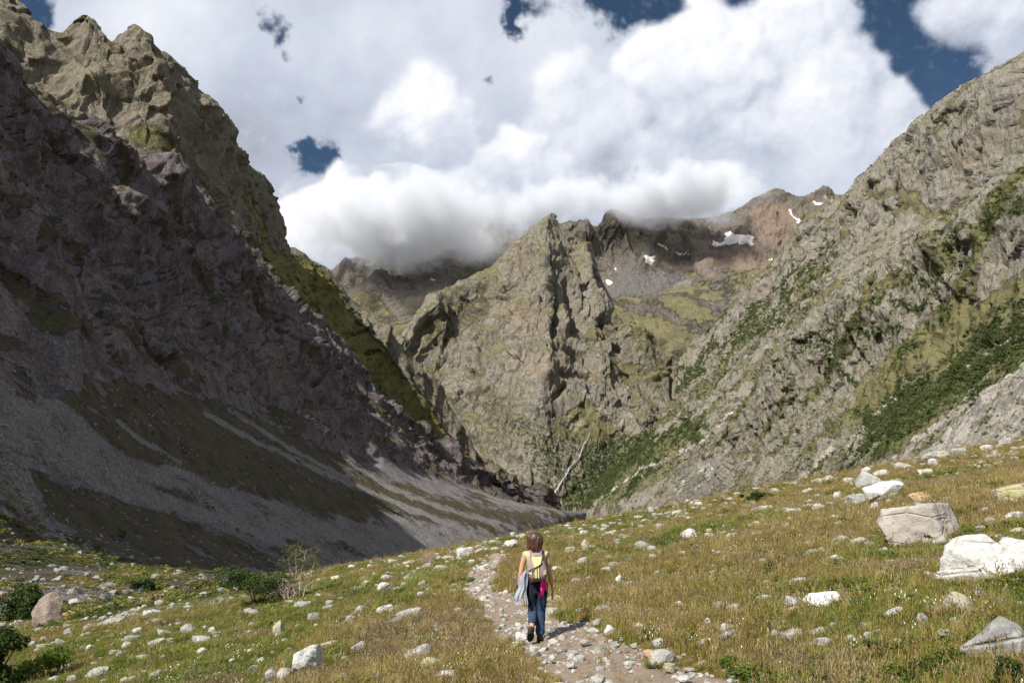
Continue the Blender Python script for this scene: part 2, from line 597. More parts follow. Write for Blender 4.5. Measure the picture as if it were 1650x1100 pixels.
def meadow_masks(P):
    x, y, z = P[:, 0], P[:, 1], P[:, 2]
    u, v = to_px(P)
    m = np.zeros((len(P), 4), np.float32)
    Q = np.stack([x, y, 0 * x], -1)
    n1 = fbm(Q * 0.35, 4, 0.6, 61)
    pm = near_line(x + n1 * 0.25, y + perlin(Q * 1.7, 66) * .35, PATH, 1.0)
    m[:, 0] = sstep(0.05, 0.45, pm)                      # trodden earth
    st = near_line(u, v + n1 * 14, [(560, 905, 8), (440, 935, 14), (330, 958, 22), (250, 975, 26), (150, 1000, 20)], 1)
    st2 = near_line(u, v + n1 * 14, [(340, 905, 6), (380, 930, 12), (400, 950, 14)], 1)
    st = np.maximum(st, st2 * .8)
    sc = in_poly(u + n1 * 22, v + n1 * 10, [(-300, 780), (60, 860), (75, 910), (30, 925), (-300, 930)], 10)
    top = near_line(u, v + n1 * 8, [(760, 888, 8), (830, 886, 8), (700, 892, 5)], 1) * .8
    m[:, 1] = np.clip(np.maximum.reduce([sstep(.1, .6, st), sc, sstep(.1, .6, top)]) * (y > 12), 0, 1)   # stony
    gold = sstep(-0.15, 0.35, fbm(Q * 0.12, 3, 0.5, 71) + 0.5 * sstep(2, 22, x) - 0.05)
    m[:, 2] = gold
    m[:, 3] = sstep(0.0, 0.5, fbm(Q * 0.5, 4, 0.55, 81) - 0.15)
    return m


def meadow_material():
    m, N = new_mat('meadow_turf')
    g = N.n('ShaderNodeNewGeometry').outputs['Position']
    at = N.n('ShaderNodeAttribute', attribute_name='mask')
    sep = N.n('ShaderNodeSeparateColor')
    N.put(sep.inputs[0], at.outputs['Color'])
    path, stony, gold = sep.outputs
    dry = at.outputs['Alpha']
    n1 = N.noise(g, 0.9, 6, 0.65)
    n2 = N.noise(g, 7.0, 6, 0.7)
    n3 = N.noise(g, 45.0, 4, 0.7)
    green = N.mix(n1, (0.085, 0.095, 0.022), (0.15, 0.145, 0.045))
    golden = N.mix(n2, (0.15, 0.105, 0.030), (0.25, 0.18, 0.06))
    grass = N.mix(N.math('MULTIPLY', gold, N.ramp(n2, .3, .6)), green, golden)
    grass = N.mix(N.ramp(N.math('MULTIPLY', dry, n2), 0.25, 0.5), grass, (0.17, 0.11, 0.055))
    grass = N.mix(N.ramp(n3, 0.35, 0.62), N.mix(0.55, grass, (0.03, 0.028, 0.012)), grass)
    earth = N.mix(n2, (0.215, 0.160, 0.118), (0.33, 0.265, 0.205))
    earth = N.mix(N.ramp(n3, .5, .75), earth, (0.42, 0.36, 0.30))
    cobble = N.vor(g, 3.2, 'F1', 2, 0.5)
    stone = N.mix(N.ramp(cobble, 0.15, 0.5), (0.36, 0.35, 0.32), (0.15, 0.13, 0.08))
    col = N.mix(N.ramp(N.math('ADD', path, N.math('MULTIPLY', N.math('SUBTRACT', n2, .5), .6)), 0.35, 0.6), grass, earth)
    col = N.mix(N.ramp(N.math('ADD', stony, N.math('MULTIPLY', N.math('SUBTRACT', n1, .5), 1.0)), 0.5, 0.75), col, stone)
    hgt = N.math('ADD', N.math('MULTIPLY', n2, 0.6), N.math('MULTIPLY', n3, 0.4))
    nrm = N.bump(hgt, 0.9, 0.10)
    N.bsdf(col, 0.95, nrm, 0.1)
    return m


def build_ground():
    fa = np.linspace(-46, 46, 640)
    oa = np.linspace(46, 314, 74)[1:-1]
    ang = np.radians(np.concatenate([fa, oa, [314.0]]))
    r = np.concatenate([[0.3, .8, 1.5, 2.4, 3.4], np.geomspace(4.2, 150, 470), np.geomspace(158, 14000, 50)])
    A, Rr = np.meshgrid(ang, r, indexing='ij')
    X, Y = np.sin(A) * Rr, np.cos(A) * Rr
    Z = ground(X, Y)
    pm = path_mask(X.ravel(), Y.ravel()).reshape(X.shape)
    Z = Z - 0.03 * sstep(0, 0.5, pm) * (Rr < 60)
    G = np.stack([X, Y, Z], -1)
    m = meadow_masks(G.reshape(-1, 3))
    ob, _ = grid_mesh('ground', G, meadow_material(), {'mask': m}, flip=True)
    tag(ob, 'sloping alpine meadow of green and golden grass with a trodden path', kind='structure')
    return ob


# ------------------------------------------------------------------ mountains
def rock_material(name, base_a, base_b, warm, sc=1.0, bump=1.0, grass_a=(0.10, 0.105, 0.032), grass_b=(0.165, 0.145, 0.055),
                  streak=(1, 1, .55), crag=0.22, olive=0.55):
    m, N = new_mat(name)
    g = N.n('ShaderNodeNewGeometry').outputs['Position']
    at = N.n('ShaderNodeAttribute', attribute_name='mask')
    sep = N.n('ShaderNodeSeparateColor')
    N.put(sep.inputs[0], at.outputs['Color'])
    grass, scrub, scree = sep.outputs
    snow = at.outputs['Alpha']
    at2 = N.n('ShaderNodeAttribute', attribute_name='mask2')
    sep2 = N.n('ShaderNodeSeparateColor')
    N.put(sep2.inputs[0], at2.outputs['Color'])
    red, pale, _ = sep2.outputs
    gs = N.vmath('MULTIPLY', g, streak)
    big = N.noise(gs, 0.012 * sc, 3, 0.6)
    mid = N.noise(gs, 0.06 * sc, 5, 0.68)
    fin = N.noise(g, 0.30 * sc, 5, 0.72)
    crk = N.vor(N.vmath('ADD', gs, N.vmath('SCALE', N.n('ShaderNodeTexNoise', _Scale=0.05 * sc).outputs['Color'], scale=12.0 / sc)), 0.045 * sc, 'DISTANCE_TO_EDGE', 0, 0.6)
    rock = N.mix(N.ramp(mid, 0.32, 0.68), base_a, base_b)
    rock = N.mix(N.ramp(big, 0.5, 0.72, 0, 0.6), rock, warm)
    rock = N.mix(N.ramp(fin, 0.42, 0.60, 0.5, 0), rock, (base_a[0] * .45, base_a[1] * .45, base_a[2] * .5))
    gn = N.noise(g, 0.035 * sc, 4, 0.7)
    rock = N.mix(N.ramp(N.math('ADD', N.math('MULTIPLY', gn, .6), N.math('MULTIPLY', fin, .4)), .44, .62, 0, olive), rock, (0.235, 0.215, 0.115))
    rock = N.mix(N.math('MULTIPLY', red, 0.55), rock, (0.36, 0.255, 0.19))
    gcol = N.mix(N.ramp(gn, 0.35, 0.65), grass_a, grass_b)
    gcol = N.mix(N.ramp(fin, 0.35, 0.65, 0, 0.5), gcol, (grass_a[0] * .5, grass_a[1] * .55, grass_a[2] * .5))
    gm = N.math('ADD', grass, N.math('MULTIPLY', N.math('SUBTRACT', N.math('ADD', N.math('MULTIPLY', mid, .5), N.math('MULTIPLY', fin, .5)), .5), 1.5))
    col = N.mix(N.ramp(gm, 0.30, 0.72, 0, .9), rock, gcol)
    blk = N.n('ShaderNodeTexVoronoi', _Scale=0.75 * sc)
    N.put(blk.inputs['Vector'], g)
    bsep = N.n('ShaderNodeSeparateColor')
    N.put(bsep.inputs[0], blk.outputs['Color'])
    bf = N.math('MULTIPLY', bsep.outputs[0], N.ramp(blk.outputs['Distance'], .75, .25))
    scr = N.mix(N.math('ADD', N.math('MULTIPLY', bf, .7), N.math('MULTIPLY', N.ramp(fin, .3, .7), .3)), (0.15, 0.14, 0.136), (0.58, 0.55, 0.53))
    sm = N.math('ADD', scree, N.math('MULTIPLY', N.math('SUBTRACT', fin, .5), 1.2))
    col = N.mix(N.ramp(sm, 0.32, 0.72), col, scr)
    pm = N.math('ADD', pale, N.math('MULTIPLY', N.math('SUBTRACT', fin, .5), .9))
    col = N.mix(N.ramp(pm, 0.45, 0.62), col, N.mix(fin, (0.34, 0.315, 0.275), (0.50, 0.465, 0.41)))
    scn = N.noise(g, 0.16 * sc, 3, 0.7)
    sb = N.math('ADD', scrub, N.math('MULTIPLY', N.math('SUBTRACT', scn, .5), 1.6))
    col = N.mix(N.ramp(sb, 0.45, 0.58), col, N.mix(N.ramp(fin, .35, .65), (0.034, 0.048, 0.018), (0.085, 0.102, 0.038)))
    sn = N.math('ADD', snow, N.math('MULTIPLY', N.math('SUBTRACT', mid, .5), .7))
    col = N.mix(N.ramp(sn, 0.42, 0.62), col, N.mix(fin, (0.50, 0.46, 0.45), (0.80, 0.76, 0.75)))
    h = N.math('ADD', N.math('MULTIPLY', mid, 1.0), N.math('MULTIPLY', fin, 0.35))
    h = N.math('ADD', h, N.math('MULTIPLY', N.ramp(crk, 0.0, 0.25), crag))
    for sc_, wt in ((0.10, .55), (0.34, .32)):
        vc = N.n('ShaderNodeTexVoronoi', _Scale=sc_ * sc)
        N.put(vc.inputs['Vector'], N.vmath('ADD', gs, N.vmath('SCALE', N.n('ShaderNodeTexNoise', _Scale=sc_ * sc * 1.5).outputs['Color'], scale=1.2 / (sc_ * sc))))
        vs = N.n('ShaderNodeSeparateColor')
        N.put(vs.inputs[0], vc.outputs['Color'])
        h = N.math('ADD', h, N.math('MULTIPLY', vs.outputs[0], wt))
        rock_cell = vs.outputs[1]
    h = N.math('ADD', h, N.math('MULTIPLY', N.math('MULTIPLY', N.ramp(sm, .32, .72), bf), .35))
    smoothing = N.math('SUBTRACT', 1.0, N.math('MAXIMUM', N.math('MULTIPLY', N.ramp(gm, .45, .6), .55), N.ramp(sn, .46, .56)))
    h = N.math('MULTIPLY', h, smoothing)
    nrm = N.bump(h, 1.0, 10.5 * bump / sc)
    N.bsdf(col, 0.95, nrm, 0.08)
    return m


def loft(name, cols, nu, seg, mat, disp, masks, label, weights=None, back=(0, 900, -500), flip=False, strokes=(), smooth_foot=True):
    """cols: control points in metres, foot to crest; seg: how finely each stretch is divided.
    disp(P, n, rowt, colt) gives the relief in metres; masks(...) gives the cover."""
    C = np.array([[W(*p) if len(p) == 3 else p[1:] for p in c] for c in cols], float)
    head = C[:, :1] + np.array([0, -20, -160.0])
    C = np.concatenate([head, C], 1)
    seg = [6] + list(seg)
    if back is not None:
        tail = C[:, -1:] + np.array(back, float) * np.array([1, 1, 1])
        C = np.concatenate([C, tail], 1)
        seg = list(seg) + [10]
    t = np.concatenate([np.linspace(i, i + 1, s, endpoint=False) for i, s in enumerate(seg)] + [[len(seg)]])
    Cc = catmull(np.swapaxes(C, 0, 1), t)                 # (nv, ncol, 3)
    Cc = np.swapaxes(Cc, 0, 1)
    w = np.array(weights if weights is not None else [1] * (len(cols) - 1), float)
    cw = np.concatenate([[0], np.cumsum(w / w.sum())])
    tu = np.interp(np.linspace(0, 1, nu), cw, np.arange(len(cols)))
    G = catmull(Cc, tu)
    n = grid_normals(G)
    if n[..., 2].mean() < 0:
        n = -n
    P, nn = G.reshape(-1, 3), n.reshape(-1, 3)
    row = np.broadcast_to(t, (nu, len(t))).reshape(-1) - 1.0
    col = np.broadcast_to(tu[:, None], (nu, len(t))).reshape(-1)
    u, v = to_px(P)
    d = disp(P, nn, row, col, u, v)
    for (line, wd, amp) in strokes:
        k = near_line(u, v, line, wd)
        d = d + amp * sstep(0, 1, k)
    G2 = (P + nn * d[:, None]).reshape(G.shape)
    n2 = grid_normals(G2)
    if n2[..., 2].mean() < 0:
        n2 = -n2
    m1, m2 = masks(G2.reshape(-1, 3), n2.reshape(-1, 3), row, col)
    ob, q = grid_mesh(name, G2, mat, {'mask': m1, 'mask2': m2}, flip=flip)
    tag(ob, label, kind='structure')
    return dict(ob=ob, P=G2.reshape(-1, 3), n=n2.reshape(-1, 3), q=q, m=m1)


def crags(P, size, seed, squash=0.45, gain=0.58, oct=7):
    """cliff relief: buttresses and gullies that run down the fall line, broken by joints"""
    Q = P / size
    wv = np.stack([perlin(Q * .7, seed + 50), perlin(Q * .7, seed + 51), perlin(Q * .7, seed + 52)], -1)
    Q = Q + wv * 0.45
    Q = Q * np.array([1, 1, squash])
    a = ridged(Q, oct, gain, seed)
    b = fbm(Q * 0.5, 3, 0.5, seed + 9)
    return (a - 0.9) + b * 0.8


_rt = np.random.default_rng(8).random((256, 8)).astype(np.float32)


def facets(P, size, seed, squash=.6, tilt=.75, step=.35):
    """fractured rock: the surface breaks into tilted plane pieces with sharp steps between them"""
    Q = (np.asarray(P) / size * np.array([1, 1, squash])).astype(np.float32) + np.float32(seed * 7.31)
    wv = np.stack([perlin(Q * 1.3, seed + 70), perlin(Q * 1.3, seed + 71), perlin(Q * 1.3, seed + 72)], -1)
    Q = Q + wv * .22
    i = np.floor(Q).astype(np.int32)
    best = np.full(len(Q), 1e9, np.float32)
    val = np.zeros(len(Q), np.float32)
    for dx in (-1, 0, 1):
        for dy in (-1, 0, 1):
            for dz in (-1, 0, 1):
                c = i + np.array([dx, dy, dz], np.int32)
                h = _perm[_perm[_perm[c[:, 0] & 255] + (c[:, 1] & 255)] + (c[:, 2] & 255)]
                r = _rt[h]
                d = Q - c - r[:, :3]
                d2 = (d * d).sum(1)
                m = d2 < best
                v = (d * (r[:, 3:6] - .5)).sum(1) * 2 * tilt + (r[:, 6] - .5) * step
                best = np.where(m, d2, best)
                val = np.where(m, v, val)
    return val * size


def ledges(P, period, seed, sharp=.75):
    """rock steps: a slow rise and a sudden drop, broken up along the face"""
    q = P[:, 2] / period + fbm(P / (period * 4.5), 4, .55, seed) * 1.6
    f = q - np.floor(q)
    return (np.where(f < sharp, f / sharp, (1 - f) / (1 - sharp)) - .5) * sstep(-.3, .5, perlin(P / (period * 3.3), seed + 6))


def clip01(x):
    return np.clip(x, 0, 1)




def left_near():
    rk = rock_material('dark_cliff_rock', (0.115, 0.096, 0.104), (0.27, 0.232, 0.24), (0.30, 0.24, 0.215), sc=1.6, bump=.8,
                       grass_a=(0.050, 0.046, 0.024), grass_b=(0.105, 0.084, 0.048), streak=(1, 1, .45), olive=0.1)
    w = lambda x, y, z: (0, x, y, z + CAMZ)
    cols = [
        [w(-60, -250, -30), w(-150, -250, -8), w(-260, -250, 40), w(-330, -250, 75), w(-420, -250, 110)],
        [w(-60, -60, -30), w(-130, -60, -8), w(-230, -60, 45), w(-350, -60, 160), w(-480, -60, 290)],
        [w(-55, 80, -30), w(-112, 80, -9), w(-210, 80, 48), w(-340, 80, 215), w(-490, 80, 400)],
        [w(-45, 170, -35), (20, 890, 170), (-140, 690, 190), w(-350, 170, 280), w(-520, 170, 470)],
        [w(-20, 300, -45), (230, 897, 300), (0, 655, 300), w(-350, 300, 285), w(-525, 300, 500)],
        [w(0, 450, -60), (420, 903, 450), (170, 640, 450), w(-370, 450, 285), w(-525, 450, 470)],
        [w(10, 650, -85), (570, 893, 650), (320, 650, 650), (110, 400, 650), (-100, 50, 650)],
        [w(20, 850, -110), (690, 880, 850), (440, 690, 850), (262, 445, 850), (84, 192, 850)],
        [w(30, 1050, -130), (760, 868, 1050), (545, 735, 1050), (385, 500, 1050), (250, 300, 1050)],
        [w(40, 1250, -140), (810, 858, 1250), (640, 755, 1250), (490, 560, 1250), (370, 408, 1250)],
        [w(50, 1450, -150), (848, 851, 1450), (705, 772, 1450), (560, 625, 1450), (460, 505, 1450)],
        [w(60, 1600, -160), (882, 844, 1600), (752, 785, 1600), (645, 700, 1600), (560, 612, 1600)],
        [w(80, 1750, -170), (908, 838, 1750), (800, 800, 1750), (720, 755, 1750), (650, 703, 1750)],
        [w(100, 1900, -180), (925, 834, 1900), (855, 818, 1900), (800, 792, 1900), (745, 765, 1900)],
        [w(140, 2050, -190), (945, 834, 2050), (925, 830, 2050), (900, 822, 2050), (870, 808, 2050)],
    ]

    def disp(P, n, row, col, u, v):
        cl = sstep(1.92, 2.25, row)
        big = crags(P, 150, 1, .35, .55, 7) * 26
        P2 = P * np.array([1, 1, .6])
        sm = ridged(P2 / 34.0, 4, .6, 30) * 5.5
        tal = fbm(P / 60.0, 5, .55, 12) * 2.2
        q = P[:, 2] + .55 * P[:, 1]                      # ledges that climb along the wall
        led = ridged(np.stack([q / 95, P[:, 1] / 900, P[:, 0] / 900], -1) + fbm(P / 160, 3, .5, 17)[:, None] * .35, 3, .5, 19)
        big = big * .9 + (led - .8) * 17
        slab = perlin(np.stack([P[:, 1] / 26, P[:, 0] / 60, q / 240], -1), 23)
        sm = sm * .35 + np.abs(slab) * 7 + facets(P, 70, 2, .45) * .30 + facets(P, 24, 3, .5) * .42 + ledges(P, 34, 5) * 5
        big = big * .75
        sc = np.clip(P[:, 1] / 500, .45, 1)
        # the wall's foot: buttresses run out onto the scree
        return (big + sm) * cl * sc * (0.5 + .5 * sstep(2, 3, row)) + tal * (1 - cl) * sc

    def masks(P, n, row, col):
        u, v = to_px(P)
        nz = fbm(P / 70.0, 5, .6, 90)
        nf = fbm(P / 22.0, 4, .6, 95)
        np_ = fbm(P / 9.0, 3, .6, 97)
        uu, vv = u + nz * 34 + nf * 14, v + nz * 22 + nf * 9
        m1 = np.zeros((len(P), 4)); m2 = np.zeros((len(P), 4))
        cliff = sstep(1.95, 2.25, row + nz * .15)
        q = P[:, 2] + .55 * P[:, 1]
        led = perlin(np.stack([q / 70, P[:, 1] / 500, P[:, 0] / 500], -1) + fbm(P / 120, 3, .5, 18)[:, None] * .5, 27)
        g = np.maximum(sstep(0.50, 0.70, n[:, 2] + nf * .16) * .8, sstep(.30, .55, led + nf * .35) * .6) * cliff
        tal_g = in_poly(uu, vv, [(100, 640), (190, 610), (330, 640), (420, 680), (560, 745), (700, 800), (900, 832), (905, 845), (760, 850), (640, 830), (520, 830), (420, 800), (300, 760), (180, 720)], 12)
        tal_g2 = in_poly(uu, vv, [(60, 770), (150, 790), (300, 835), (430, 880), (560, 900), (300, 940), (150, 880), (60, 830)], 10) * .8
        tal_g3 = in_poly(uu, vv, [(-100, 820), (30, 845), (110, 900), (330, 900), (500, 960), (-100, 960)], 10) * .7
        grass = np.maximum.reduce([g, tal_g * (1 - cliff), tal_g2 * (1 - cliff), tal_g3 * (1 - cliff)])
        pp = v - .42 * u + nz * 10
        strk = fbm(np.stack([pp / 13, u / 150, 0 * u], -1), 4, .6, 99)
        grass = clip01(grass * (.95 + .4 * nf + .35 * np_ + .55 * strk) + .5 * (1 - cliff) * sstep(.3, .7, strk + nz * .5))
        streaks = np.maximum.reduce([near_line(u, v + nf * 4, l, 9) for l in (
            [(330, 665), (420, 715), (520, 760), (640, 810), (740, 850)], [(370, 660), (480, 730), (560, 770)],
            [(560, 745), (640, 790), (720, 820), (830, 850)], [(190, 680), (230, 710), (290, 745)], [(600, 850), (650, 868), (700, 885)])])
        scree = (1 - cliff) * (1 - grass * .95) * (.66 + .25 * nf)
        scree = np.maximum(scree, sstep(.3, .8, streaks) * .8 * (1 - cliff))
        m1[:, 0] = clip01(grass - sstep(.3, .8, streaks) * .6)
        m1[:, 2] = clip01(scree)
        m1[:, 1] = clip01(sstep(.1, .6, nf - .1) * grass * .6)
        m2[:, 1] = clip01(in_poly(uu, v, [(225, 515), (250, 520), (310, 590), (345, 650), (325, 660), (280, 600)], 6) * .4)
        return m1, m2
    strokes = [([(60, 130), (200, 330), (330, 500), (430, 650)], 45, -16), ([(150, 200), (190, 350), (200, 470)], 22, 12),
               ([(190, 310), (235, 420), (250, 540)], 20, 14), ([(0, 330), (60, 480), (90, 620)], 30, -14),
               ([(300, 430), (380, 580), (470, 690)], 22, -12), ([(430, 560), (520, 660), (600, 740)], 20, -12), ([(350, 480), (440, 610), (520, 700)], 18, 9)]
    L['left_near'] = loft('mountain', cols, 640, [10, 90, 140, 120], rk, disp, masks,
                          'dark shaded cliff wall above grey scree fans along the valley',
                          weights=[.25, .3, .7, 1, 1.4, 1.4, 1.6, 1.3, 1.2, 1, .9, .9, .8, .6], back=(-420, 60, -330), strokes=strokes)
    P, q = L['left_near']['P'], L['left_near']['q']
    c = P[q[:, 0]]
    sel = (c[:, 1] > 20) & (c[:, 1] < 480) & (c[:, 2] < 60)
    used, inv = np.unique(q[sel], return_inverse=True)
    L['bvh'] = BVHTree.FromPolygons(P[used].tolist(), inv.reshape(-1, 4).tolist())


def left_far():
    rk = rock_material('sunlit_crag_rock', (0.16, 0.14, 0.12), (0.30, 0.265, 0.215), (0.30, 0.24, 0.17), sc=1.1, bump=.9,
                       grass_a=(0.135, 0.13, 0.042), grass_b=(0.23, 0.21, 0.075))
    rows = [  # crest, and the point of the fall line hidden behind the nearer wall
        ((-330, -150, 1250), (-200, 300, 950)), ((-100, -30, 1280), (60, 330, 1000)), ((0, 22, 1290), (150, 380, 1050)), ((58, 62, 1300), (200, 400, 1080)), ((84, 64, 1300), (225, 420, 1090)),
        ((117, 38, 1300), (250, 440, 1100)), ((155, 84, 1310), (290, 460, 1120)), ((192, 56, 1310), (330, 480, 1150)), ((243, 98, 1330), (370, 500, 1180)),
        ((298, 150, 1380), (415, 545, 1240)), ((338, 214, 1450), (455, 570, 1330)), ((377, 284, 1620), (480, 610, 1330)), ((403, 302, 1740), (510, 640, 1480)),
        ((438, 398, 1880), (540, 690, 1640)), ((462, 414, 1960), (575, 710, 1740)), ((505, 432, 2010), (615, 720, 1830)), ((545, 484, 2050), (650, 735, 1890)),
        ((602, 545, 2090), (700, 765, 1950)), ((660, 613, 2130), (748, 792, 2000)), ((702, 670, 2160), (785, 812, 2040)), ((740, 728, 2190), (815, 830, 2080)), ((782, 768, 2230), (845, 840, 2130)), ((830, 810, 2290), (870, 850, 2200))]
    cols = []
    for c, f in rows:
        c3, f3 = np.array(W(*c)), np.array(W(*f))
        r = []
        for s, bulge in ((0, 0), (.33, .02), (.66, .06)):
            p = f3 * (1 - s) + c3 * s
            p = p + np.array([30, -60, 0]) * bulge * 10 * (1 if c[0] > 150 else .5)
            r.append((0, *p))
        r.append((0, *c3))
        cols.append(r)

    def disp(P, n, row, col, u, v):
        top = 1 - .65 * sstep(2.4, 3.0, row)
        return (crags(P, 200, 3, .45, .5, 5) * 22 + facets(P, 80, 4, .5) * .30 + facets(P, 28, 5, .6) * .42 + ledges(P, 40, 7) * 6) * top * np.where(row > 3, .3, 1)

    def masks(P, n, row, col):
        u, v = to_px(P)
        nz = fbm(P / 60.0, 5, .6, 190)
        uu, vv = u + nz * 20, v + nz * 14
        m1 = np.zeros((len(P), 4)); m2 = np.zeros((len(P), 4))
        g = sstep(0.45, 0.75, n[:, 2] + nz * .25) * .6
        gp = in_poly(uu, vv, [(400, 290), (440, 400), (520, 430), (620, 560), (790, 780), (760, 780), (600, 620), (500, 520), (440, 440), (390, 330)], 12)
        gp2 = in_poly(uu, vv, [(180, 190), (260, 200), (310, 250), (300, 290), (220, 240)], 14) * .6
        m1[:, 0] = clip01(np.maximum.reduce([g, gp * .8, gp2]))
        m1[:, 1] = clip01(gp * sstep(.3, .7, fbm(P / 30, 3, .6, 77)) * .6)
        m2[:, 1] = clip01(in_poly(uu, vv, [(130, 140), (180, 150), (170, 200), (120, 190)], 8) * .45)
        return m1, m2
    L['left_far'] = loft('mountain', cols, 460, [40, 100, 120], rk, disp, masks,
                         'sunlit craggy peak with sharp teeth rising behind the shaded wall', back=(-500, 350, -420))


def central():
    rk = rock_material('peak_rock', (0.22, 0.20, 0.17), (0.35, 0.32, 0.27), (0.35, 0.28, 0.21), sc=0.75, bump=1.0,
                       grass_a=(0.135, 0.125, 0.058), grass_b=(0.20, 0.175, 0.09))
    cols = [
        [(640, 880, 2050), (620, 830, 2200), (610, 760, 2300), (600, 700, 2400), (585, 640, 2500)],
        [(690, 865, 2000), (665, 790, 2150), (655, 700, 2300), (648, 620, 2450), (640, 565, 2600)],
        [(745, 850, 2020), (715, 750, 2200), (700, 650, 2380), (695, 570, 2550), (690, 492, 2750)],
        [(790, 840, 2030), (765, 730, 2220), (750, 630, 2400), (742, 545, 2590), (738, 467, 2850)],
        [(825, 830, 2050), (805, 720, 2220), (793, 620, 2380), (786, 525, 2600), (788, 438, 2950)],
        [(853, 822, 2060), (835, 715, 2200), (825, 610, 2330), (822, 500, 2560), (836, 400, 3000)],
        [(875, 820, 2080), (862, 705, 2190), (850, 595, 2300), (850, 480, 2540), (866, 374, 3010)],
        [(893, 818, 2100), (882, 700, 2200), (872, 590, 2290), (872, 470, 2530), (887, 347, 3030)],
        [(905, 818, 2110), (905, 700, 2220), (903, 590, 2320), (900, 480, 2570), (906, 366, 3040)],
        [(922, 818, 2130), (930, 700, 2240), (935, 600, 2340), (930, 500, 2570), (930, 388, 3050)],
        [(945, 818, 2150), (960, 700, 2250), (968, 610, 2350), (965, 515, 2560), (955, 425, 3050)],
        [(965, 818, 2170), (985, 710, 2270), (998, 640, 2380), (998, 575, 2580), (986, 510, 2830)],
        [(990, 818, 2200), (1020, 715, 2280), (1040, 660, 2390), (1045, 605, 2580), (1042, 545, 2850)],
        [(1030, 818, 2250), (1065, 725, 2300), (1090, 675, 2420), (1105, 625, 2600), (1110, 565, 2880)],
        [(1100, 818, 2300), (1130, 735, 2330), (1160, 680, 2460), (1180, 635, 2650), (1190, 585, 2950)],
    ]

    def disp(P, n, row, col, u, v):
        top = 1 - .75 * sstep(3.55, 4.0, row)
        steep = .55 + .55 * sstep(1.6, 2.6, row) * sstep(12.5, 10.5, col)
        d = crags(P, 260, 5, .4, .5, 5) * 22 * steep + (facets(P, 130, 6, .45) * .26 + facets(P, 48, 7, .5) * .36) * (.4 + .6 * steep) + facets(P, 19, 8, .6) * .3 + ledges(P, 60, 9) * 9
        # benches: grassy ledges break the cliffs
        d = d + 10 * np.abs(perlin(P * np.array([1 / 300, 1 / 300, 1 / 60]), 7))
        return d * top

    def masks(P, n, row, col):
        u, v = to_px(P)
        nz = fbm(P / 110.0, 6, .62, 290)
        nf = fbm(P / 35.0, 4, .6, 295)
        uu, vv = u + nz * 22, v + nz * 18
        m1 = np.zeros((len(P), 4)); m2 = np.zeros((len(P), 4))
        g = sstep(0.40, 0.72, n[:, 2] + nz * .30)
        polys = [([(690, 490), (760, 450), (800, 460), (770, 520), (700, 560), (640, 620)], .6), ([(700, 640), (790, 600), (850, 660), (830, 740), (740, 730)], .5),
                 ([(880, 660), (960, 650), (1010, 700), (940, 720), (880, 700)], .8), ([(985, 590), (1080, 570), (1090, 610), (1000, 620)], .8),
                 ([(1000, 500), (1110, 540), (1120, 590), (1020, 570)], .7), ([(960, 510), (1000, 530), (960, 570), (930, 540)], .7)]
        gp = np.maximum.reduce([in_poly(uu, vv, p, 14) * k for p, k in polys])
        m1[:, 0] = clip01(np.maximum(g * .78, gp * .85) + .14 * nf)
        m1[:, 1] = clip01(np.maximum(in_poly(uu, vv, [(840, 660), (900, 700), (950, 700), (935, 760), (890, 800), (850, 760), (820, 690)], 14) * .42,
                                     in_poly(uu, vv, [(930, 720), (1060, 670), (1060, 830), (900, 830)], 10) * .6))
        m2[:, 1] = clip01(np.maximum(in_poly(uu, vv, [(880, 655), (935, 665), (960, 695), (905, 690)], 8) * .5, in_poly(uu, vv, [(960, 655), (1010, 650), (1030, 670), (970, 685)], 8) * .5))
        m2[:, 0] = clip01(np.maximum.reduce([in_poly(uu, vv, p, 12) for p in ([(815, 500), (850, 480), (870, 520), (850, 540), (820, 530)], [(825, 570), (870, 560), (880, 600), (840, 610)],
                                                                     [(870, 610), (900, 620), (895, 640), (875, 635)])]) * .55)
        return m1, m2
    strokes = [([(868, 425), (876, 480), (882, 540), (880, 600)], 18, 26), ([(888, 430), (896, 490), (892, 540)], 8, -32), ([(912, 455), (925, 500), (928, 525)], 9, -35),
               ([(905, 500), (912, 525)], 14, 35), ([(940, 400), (955, 450), (975, 500)], 14, 40), ([(985, 440), (995, 500), (1000, 520)], 12, -70),
               ([(895, 560), (940, 570), (960, 590)], 12, -28), ([(905, 600), (950, 605)], 10, -24), ([(892, 640), (912, 620)], 8, -25), ([(1015, 545), (1075, 560)], 12, -15),
               ([(700, 485), (700, 510)], 14, 30), ([(1040, 615), (1080, 605)], 9, 20), ([(1080, 600), (1084, 640)], 6, -30), ([(690, 520), (660, 570)], 12, -18), ([(760, 470), (735, 560), (700, 640)], 16, -16),
               ([(830, 420), (800, 520), (770, 600)], 14, -18)]
    cols = [[(u, v, Y + 250 * max(0, 1 - (Y - 2000) / 1000)) for (u, v, Y) in c] for c in cols]
    L['central'] = loft('mountain', cols, 480, [50, 80, 100, 120], rk, disp, masks,
                        'rocky pyramid peak with a grey summit horn closing the valley', weights=[.8, 1, 1, 1, 1, 1, .9, .9, .9, .9, 1, 1.2, 1, .7],
                        back=(0, 900, -500), strokes=strokes)


